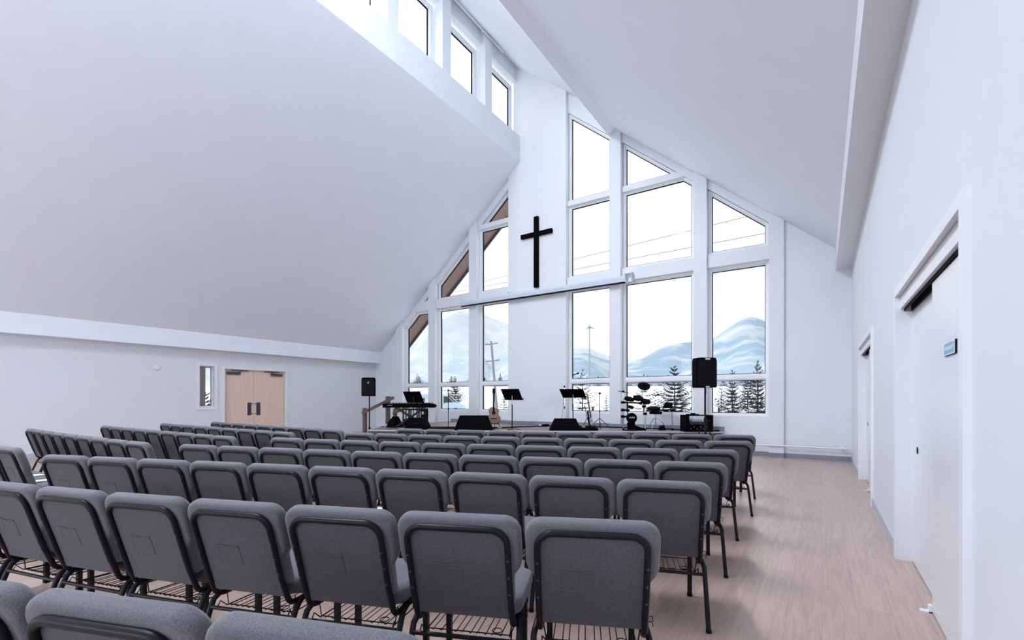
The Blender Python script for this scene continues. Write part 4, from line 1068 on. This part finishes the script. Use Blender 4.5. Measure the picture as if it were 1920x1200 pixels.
o = tag(MB().lathe([(0.03, 0), (0.03, 0.05)], 12).build('tape_roll', M['white'], None, True), 'small white roll beside the black plug block', 'tape roll'); o.location = (-6.86, 11.66, SZ)
# jacket draped over a chair at the left
# ================================================================ outdoors
def far(px, d):
    """ground point at a bearing (px) and distance d in front of the hall viewpoint"""
    r = (px - 960) / F_PX * d
    return (r*math.cos(TH) - d*math.sin(TH), r*math.sin(TH) + d*math.cos(TH))
def hgt(py, d): return 1.32 + (750 - py) * d / F_PX
def sm(a, b, x):
    t = min(1, max(0, (x-a)/(b-a))); return t*t*(3-2*t)
def ground(x, y):
    d = -x*math.sin(TH) + y*math.cos(TH)
    n_ = 0.12*noise.noise(Vector((x*0.08, y*0.08, 0))) if y > 14 or x < -19 else 0
    return -0.3 + 4.2*sm(54, 86, d) - 2.0*sm(108, 160, d) + n_
g = MB(); NX, NY = 90, 80; vs = []
for j in range(NY+1):
    for i in range(NX+1):
        x = -260 + 460*i/NX; y = -40 + 300*j/NY
        z = ground(x, y)
        if -18 < x < 3 and y < 14: z = -0.45
        vs.append((x, y, z))
fs = [(j*(NX+1)+i, j*(NX+1)+i+1, (j+1)*(NX+1)+i+1, (j+1)*(NX+1)+i) for j in range(NY) for i in range(NX)]
g.add(vs, fs)
o = g.build('snowy_field', M['snow'], None, True); tag(o, 'snow covered field with thin grass outside the windows', 'field', kind='structure')

# roof edge outside the gable windows
m = MB().prism([(-15.6, ZL(-15.6)-0.03), (XGL, ZL(XGL)-0.03), (XGL, ZL(XGL)+0.1), (-15.6, ZL(-15.6)+0.1)], XZ, YG+0.31, YG+1.14)
structure(m.build('trim_50', M['soffit']), 'brown boarded soffit of the roof overhang seen through the left windows', 'soffit')
m = MB().prism([(-15.6, ZL(-15.6)-0.14), (XGL, ZL(XGL)-0.14), (XGL, ZL(XGL)+0.3), (-15.6, ZL(-15.6)+0.3)], XZ, YG+1.14, YG+1.19)
structure(m.build('trim_51', M['fascia']), 'dark fascia board along the edge of the roof overhang', 'fascia')

# mountains
def mountain(name, label, ridge, d1, d0, m_, amp, rows=14):
    g = MB(); vs = []; N_ = 240; x0, x1 = ridge[0][0], ridge[-1][0]
    for j in range(rows+1):
        t = j/rows
        for i in range(N_+1):
            px = x0 + (x1-x0)*i/N_
            for q in range(len(ridge)-1):
                if ridge[q][0] <= px <= ridge[q+1][0]: break
            u = (px-ridge[q][0])/(ridge[q+1][0]-ridge[q][0]); py = ridge[q][1]*(1-u)+ridge[q+1][1]*u
            d = d0 + (d1-d0)*t; X, Y = far(px, d); H = hgt(py, d1)
            n1 = noise.fractal(Vector((X*0.004, Y*0.004, 1.3)), 0.8, 2.1, 5)
            z = -20 + (H+20)*(t**1.25) + amp*n1*(0.15+math.sin(t*PI))*t
            if t < 1: z = min(z, hgt(py, d)*0.985)
            vs.append((X, Y, z))
    for i in range(N_+1):       # far side going down again
        px = x0 + (x1-x0)*i/N_; X, Y = far(px, d1*1.25); vs.append((X, Y, -20))
    fs = [(j*(N_+1)+i, j*(N_+1)+i+1, (j+1)*(N_+1)+i+1, (j+1)*(N_+1)+i) for j in range(rows+1) for i in range(N_)]
    g.add(vs, fs); o = g.build(name, m_, None, True); tag(o, label, 'mountain')
mountain('mountain', 'haze-pale snowy mountain range far behind, seen through the left windows', [(-500, 690), (0, 640), (350, 670), (560, 690), (700, 680), (766, 652), (780, 640), (804, 612), (830, 597), (850, 586), (868, 582), (880, 590), (905, 588), (925, 600), (945, 608), (960, 610), (1000, 635), (1060, 652), (1100, 655), (1141, 668), (1200, 672), (1300, 690), (1700, 705)], 2900, 1980, M['mtn2'], 120)
mountain('mountain', 'haze-blue snowy foothill seen low through the left windows', [(-500, 730), (560, 725), (700, 722), (770, 702), (800, 688), (830, 678), (855, 665), (878, 655), (905, 668), (918, 686), (935, 668), (953, 650), (985, 655), (1020, 735)], 1500, 800, M['mtn3'], 60)
mountain('mountain', 'haze-blue forested mountain slope with snow streaks behind the right windows', [(1030, 735), (1045, 690), (1072, 664), (1100, 660), (1120, 668), (1141, 676), (1176, 683), (1210, 668), (1240, 651), (1262, 644), (1300, 640), (1336, 634), (1360, 618), (1385, 603), (1405, 595), (1425, 600), (1440, 608), (1500, 600), (1600, 640), (1700, 660), (1900, 620), (2300, 560), (2900, 640), (3300, 720)], 1500, 800, M['mtn'], 60)

# road and guard rail on the bank
def strip(name, label, cat, px0, px1, d0, z0, z1, th, m_, n_=40):
    a = far(px0, d0); b = far(px1, d0); q = MB()
    q.bar((a[0], a[1], (z0+z1)/2), (b[0], b[1], (z0+z1)/2), th, z1-z0)
    return tag(q.build(name, m_), label, cat)
strip('road', 'grey road running along the top of the snowy bank', 'road', 500, 1700, 92, 3.6, 4.02, 8, M['road'])
gr = thing('guard_rail', 'long metal guard rail along the road beyond the snowy field', 'guard rail', (*far(1000, 87.5), 3.8))
o_ = Vector(gr.location)
a, b = far(500, 87.5), far(1700, 87.5)
MB().bar(Vector((a[0], a[1], 4.45))-o_, Vector((b[0], b[1], 4.45))-o_, 0.12, 0.26).build('rail', M['galv'], gr)
for i in range(40):
    p = far(700 + i*20, 87.6); MB().box(p[0]-0.07-o_.x, p[0]+0.07-o_.x, p[1]-0.07-o_.y, p[1]+0.07-o_.y, -0.1, 0.75).build('rail_post', M['pole'], gr)

# spruces
def spruce_mesh(seed, dens=1.0, sparse=False):
    """unit tree: height 1, radius about 0.42"""
    R = random.Random(seed); n = MB()
    levels = int((9 if sparse else 13)*dens)
    for L_ in range(levels):
        t = L_/(levels-1.0); zb = 0.07 + 0.90*t
        ln = 0.44*(1-t)**0.85*(0.65+0.6*R.random()) + 0.02
        nb = max(3, int((6 if sparse else 9)*(1-t*0.5)))
        for b in range(nb):
            a = 2*PI*(b + R.random()*0.8)/nb; l = ln*(0.55+0.65*R.random())
            dr = -0.10 - 0.12*R.random() + 0.35*t; up = Vector((math.cos(a), math.sin(a), dr)).normalized(); tip = Vector((0, 0, zb+0.03*R.random()))
            side_ = Vector((-math.sin(a), math.cos(a), 0)); pts = []
            seg = 6 if not sparse else 5
            for k in range(seg+1):
                s_ = k/seg; pts.append(tip + up*l*s_ + Vector((0, 0, 0.34*l*s_*s_)))
            n.tube(pts, [0.0035*(1-0.7*k/seg) for k in range(seg+1)], 3, caps=False)
            for k in range(1, seg+1):
                p = pts[k]; wdt = l*0.30*(1-0.6*k/seg)*(0.8 if sparse else 1.1)
                for s_ in (-1, 1):
                    q = p + side_*s_*wdt + up*wdt*0.8 + Vector((0, 0, -0.012-0.02*R.random()))
                    n.add([p - up*0.012, p + up*0.014, q, p + Vector((0, 0, -0.016)), ], [(0, 1, 2), (0, 2, 3), (1, 3, 2)], 1)
            q = pts[-1] + up*0.03
            n.add([pts[-1]+side_*0.008, pts[-1]-side_*0.008, q, pts[-1]-Vector((0, 0, 0.012))], [(0, 1, 2), (0, 2, 3), (1, 3, 2)], 1)
    me = n.build('foliage_proto', [M['bark'], M['needle']], fix=False); return me
SPF = [spruce_mesh(1), spruce_mesh(2), spruce_mesh(3, sparse=True)]
TRK = MB().tube([(0, 0, -0.05), (0, 0, 0.5), (0, 0, 1.0)], [0.017, 0.011, 0.002], 7).build('trunk_proto', M['bark'], None, True)
def spruce(px, top, wpx, d, v, label, group='spruces on the snowy field'):
    X, Y = far(px, d); zg = ground(X, Y); H = hgt(top, d) - zg; Rr = wpx*0.5*d/F_PX/0.42
    t = thing('spruce_tree', label, 'tree', (X, Y, zg), px*0.37, group)
    f = SPF[v].copy(); C.objects.link(f); f.name = 'foliage'; f.parent = t; f.scale = (Rr, Rr, H)
    k = TRK.copy(); C.objects.link(k); k.name = 'trunk'; k.parent = t; k.scale = (H, H, H)
    return t
TL = [(1265, 686, 84, 50, 0, 'large dark spruce standing behind the drum kit, seen through the window'), (1207, 702, 58, 58, 2, 'thin spruce behind the big round drum pad'),
      (1092, 693, 56, 58, 2, 'sparse spruce behind the right music stand'), (1373, 694, 50, 52, 0, 'dark spruce just right of the right loudspeaker'),
      (1421, 676, 52, 48, 1, 'tallest spruce at the edge of the rightmost gable window'), (1402, 704, 40, 60, 1, 'spruce between the two dark trees in the rightmost window'),
      (1352, 722, 34, 46, 2, 'low scrubby spruce beside the right loudspeaker stand'), (853, 706, 40, 64, 0, 'dense dark spruce behind the parked van'), (888, 722, 22, 70, 0, 'smaller dark spruce right of the parked van'),
      (945, 734, 34, 52, 2, 'small spruce near the leaning utility pole'), (782, 700, 20, 80, 2, 'small spruce above the roof of the van'), (1137, 738, 22, 52, 2, 'small shrubby spruce behind the electric guitar')]
for a in TL: spruce(*a)
R = random.Random(5)
for i in range(26):
    px = 700 + i*30 + R.uniform(-5, 5); d = (114, 128)[i % 2]
    spruce(px, R.uniform(703, 712) - (6 if R.random() < 0.2 else 0), R.uniform(16, 34), d, R.choice((0, 1)), 'small dark conifer in the distant tree line beyond the road', 'conifers of the distant tree line')
X, Y = far(384, 20)
t = thing('evergreen_shrub', 'dark evergreen shrub outside, seen through the narrow sidelight window', 'shrub', (X, Y, ground(X, Y)), 0)
f = SPF[0].copy(); C.objects.link(f); f.name = 'foliage'; f.parent = t; f.scale = (2.2, 2.2, 2.0)
for o in SPF + [TRK]: bpy.data.objects.remove(o)

# posts in the field
for px, d, lab in ((1348, 40, 'short dark post in the snow right of the loudspeaker stand'), (1110, 46, 'short leaning dark post in the snow behind the guitars')):
    X, Y = far(px, d); z = ground(X, Y)
    tag(MB().bar((0, 0, -0.2), (0.12 if px < 1200 else 0, 0, 0.95 if px > 1200 else 0.9), 0.16, 0.16).build('field_post', M['bark']), lab, 'post').location = (X, Y, z)

# utility pole and wires
X, Y = far(933, 45)
up_ = thing('utility_pole', 'leaning wooden utility pole with two crossarms outside the left windows', 'utility pole', (X, Y, ground(X, Y)), TH)
lean = -0.62
H = hgt(640, 45) + 0.3
MB().tube([(0, 0, -0.3), (lean, 0, H)], [0.15, 0.10], 10).build('pole', M['pole'], up_, True)
for z, l in ((H-0.25, 0.62), (H-1.9, 0.66)):
    x = lean*z/H; MB().bar((x-l, 0, z-0.06), (x+l, 0, z+0.08), 0.09, 0.10).build('crossarm', M['pole'], up_)
    q = MB()
    for s_ in (-0.95, -0.6, 0.6, 0.95): q.lathe([(0.03, 0), (0.05, 0.05), (0.02, 0.12)], 8, (x+s_*l, 0, z+s_*0.07+0.05))
    q.build('insulator', M['galv'], up_)
MB().bar((lean-0.12, 0, H-0.1), (lean-0.18, 0, H+0.2), 0.03, 0.03).build('pole_pin', M['galv'], up_)
def wire(a, b, label):
    A = Vector(a); B = Vector(b); D = (B-A)
    tag(MB().tube([A - D*0.9, A, B, B + D*0.5], 0.013, 5).build('overhead_wire', M['fascia']), label, 'wire', 'overhead wires')
a = far(906, 28.6); b = far(1405, 18.4); wire((a[0], a[1], 7.36+1.32), (b[0], b[1], 7.36+1.32), 'upper overhead wire crossing the sky outside the windows')
a = far(906, 26.0); b = far(1440, 17.6); wire((a[0], a[1], 6.4+1.32), (b[0], b[1], 6.4+1.32), 'lower overhead wire crossing the sky outside the windows')
# tall mast light
X, Y = far(1105.5, 120)
ml = thing('mast_light', 'tall thin highway light mast with four lamp heads beyond the road', 'street light', (X, Y, 3.0), TH)
H = hgt(607, 120) - 3
MB().tube([(0, 0, 0), (0, 0, H)], [0.24, 0.13], 10).build('pole', M['galv'], ml, True)
for k in range(4):
    a = k*PI/2 + 0.25
    MB().bar((0, 0, H-0.7), (1.1*math.cos(a), 0.8*math.sin(a), H-1.3), 0.28, 0.2).build('lamp_head', M['galv'], ml)
# van
X, Y = far(824, 53)
vn = thing('delivery_van', 'light blue delivery van parked outside, seen through the left windows', 'van', (X, Y, ground(X, Y)), TH)
k = 1.0; bp_ = [(-3.0, 0.35), (2.75, 0.35), (2.95, 0.6), (2.9, 1.0), (2.55, 1.15), (1.9, 1.35), (0.95, 2.18), (0.5, 2.32), (-2.7, 2.36), (-3.0, 2.2)]
MB().prism(bp_, XZ, -1.0, 1.0).build('body', M['van'], vn)
MB().prism([(0.62, 1.32), (1.78, 1.36), (1.05, 2.02), (0.62, 2.06)], XZ, -1.02, 1.02).build('side_window', M['vanglass'], vn)
MB().prism([(1.93, 1.42), (1.98, 1.46), (1.08, 2.22), (1.03, 2.18)], XZ, -0.9, 0.9).build('windscreen', M['vanglass'], vn)
for x in (-1.9, 2.0):
    w_ = MB(); w_.lathe([(0.36, -1.05), (0.36, -0.8)], 24, (x, 0, 0.36), Matrix.Rotation(-PI/2, 4, 'X') @ Matrix.Rotation(PI, 4, 'Y') if False else Matrix.Rotation(-PI/2, 4, 'X')).lathe([(0.36, 0.8), (0.36, 1.05)], 24, (x, 0, 0.36), Matrix.Rotation(-PI/2, 4, 'X'))
    w_.build('wheel', M['gasket'], vn, True)
MB().box(-2.95, 2.75, -0.95, 0.95, 0.25, 0.37).build('underbody', M['gasket'], vn)
text_mesh('ROCK', 0.42, 'lettering', M['decal'], vn, Matrix.Translation((-1.55, -1.015, 1.95)) @ Matrix.Rotation(PI/2, 4, 'X'), 0.004)
q = MB(); cpts = [(-2.4+0.24*math.cos(a_*PI/8), -1.01, 1.75+0.28*math.sin(a_*PI/8)) for a_ in range(16)]
q.tube(cpts, 0.03, 4, closed=True); q.build('round_decal', M['decal'], vn)
MB().box(-2.35, -2.1, -1.02, -1.0, 0.9, 1.4).build('orange_decal', M['orange'], vn)
MB().box(0.15, 0.32, -1.03, -1.0, 1.22, 1.27).box(0.6, 0.75, -1.03, -1.0, 1.22, 1.27).build('door_handle', M['gasket'], vn)
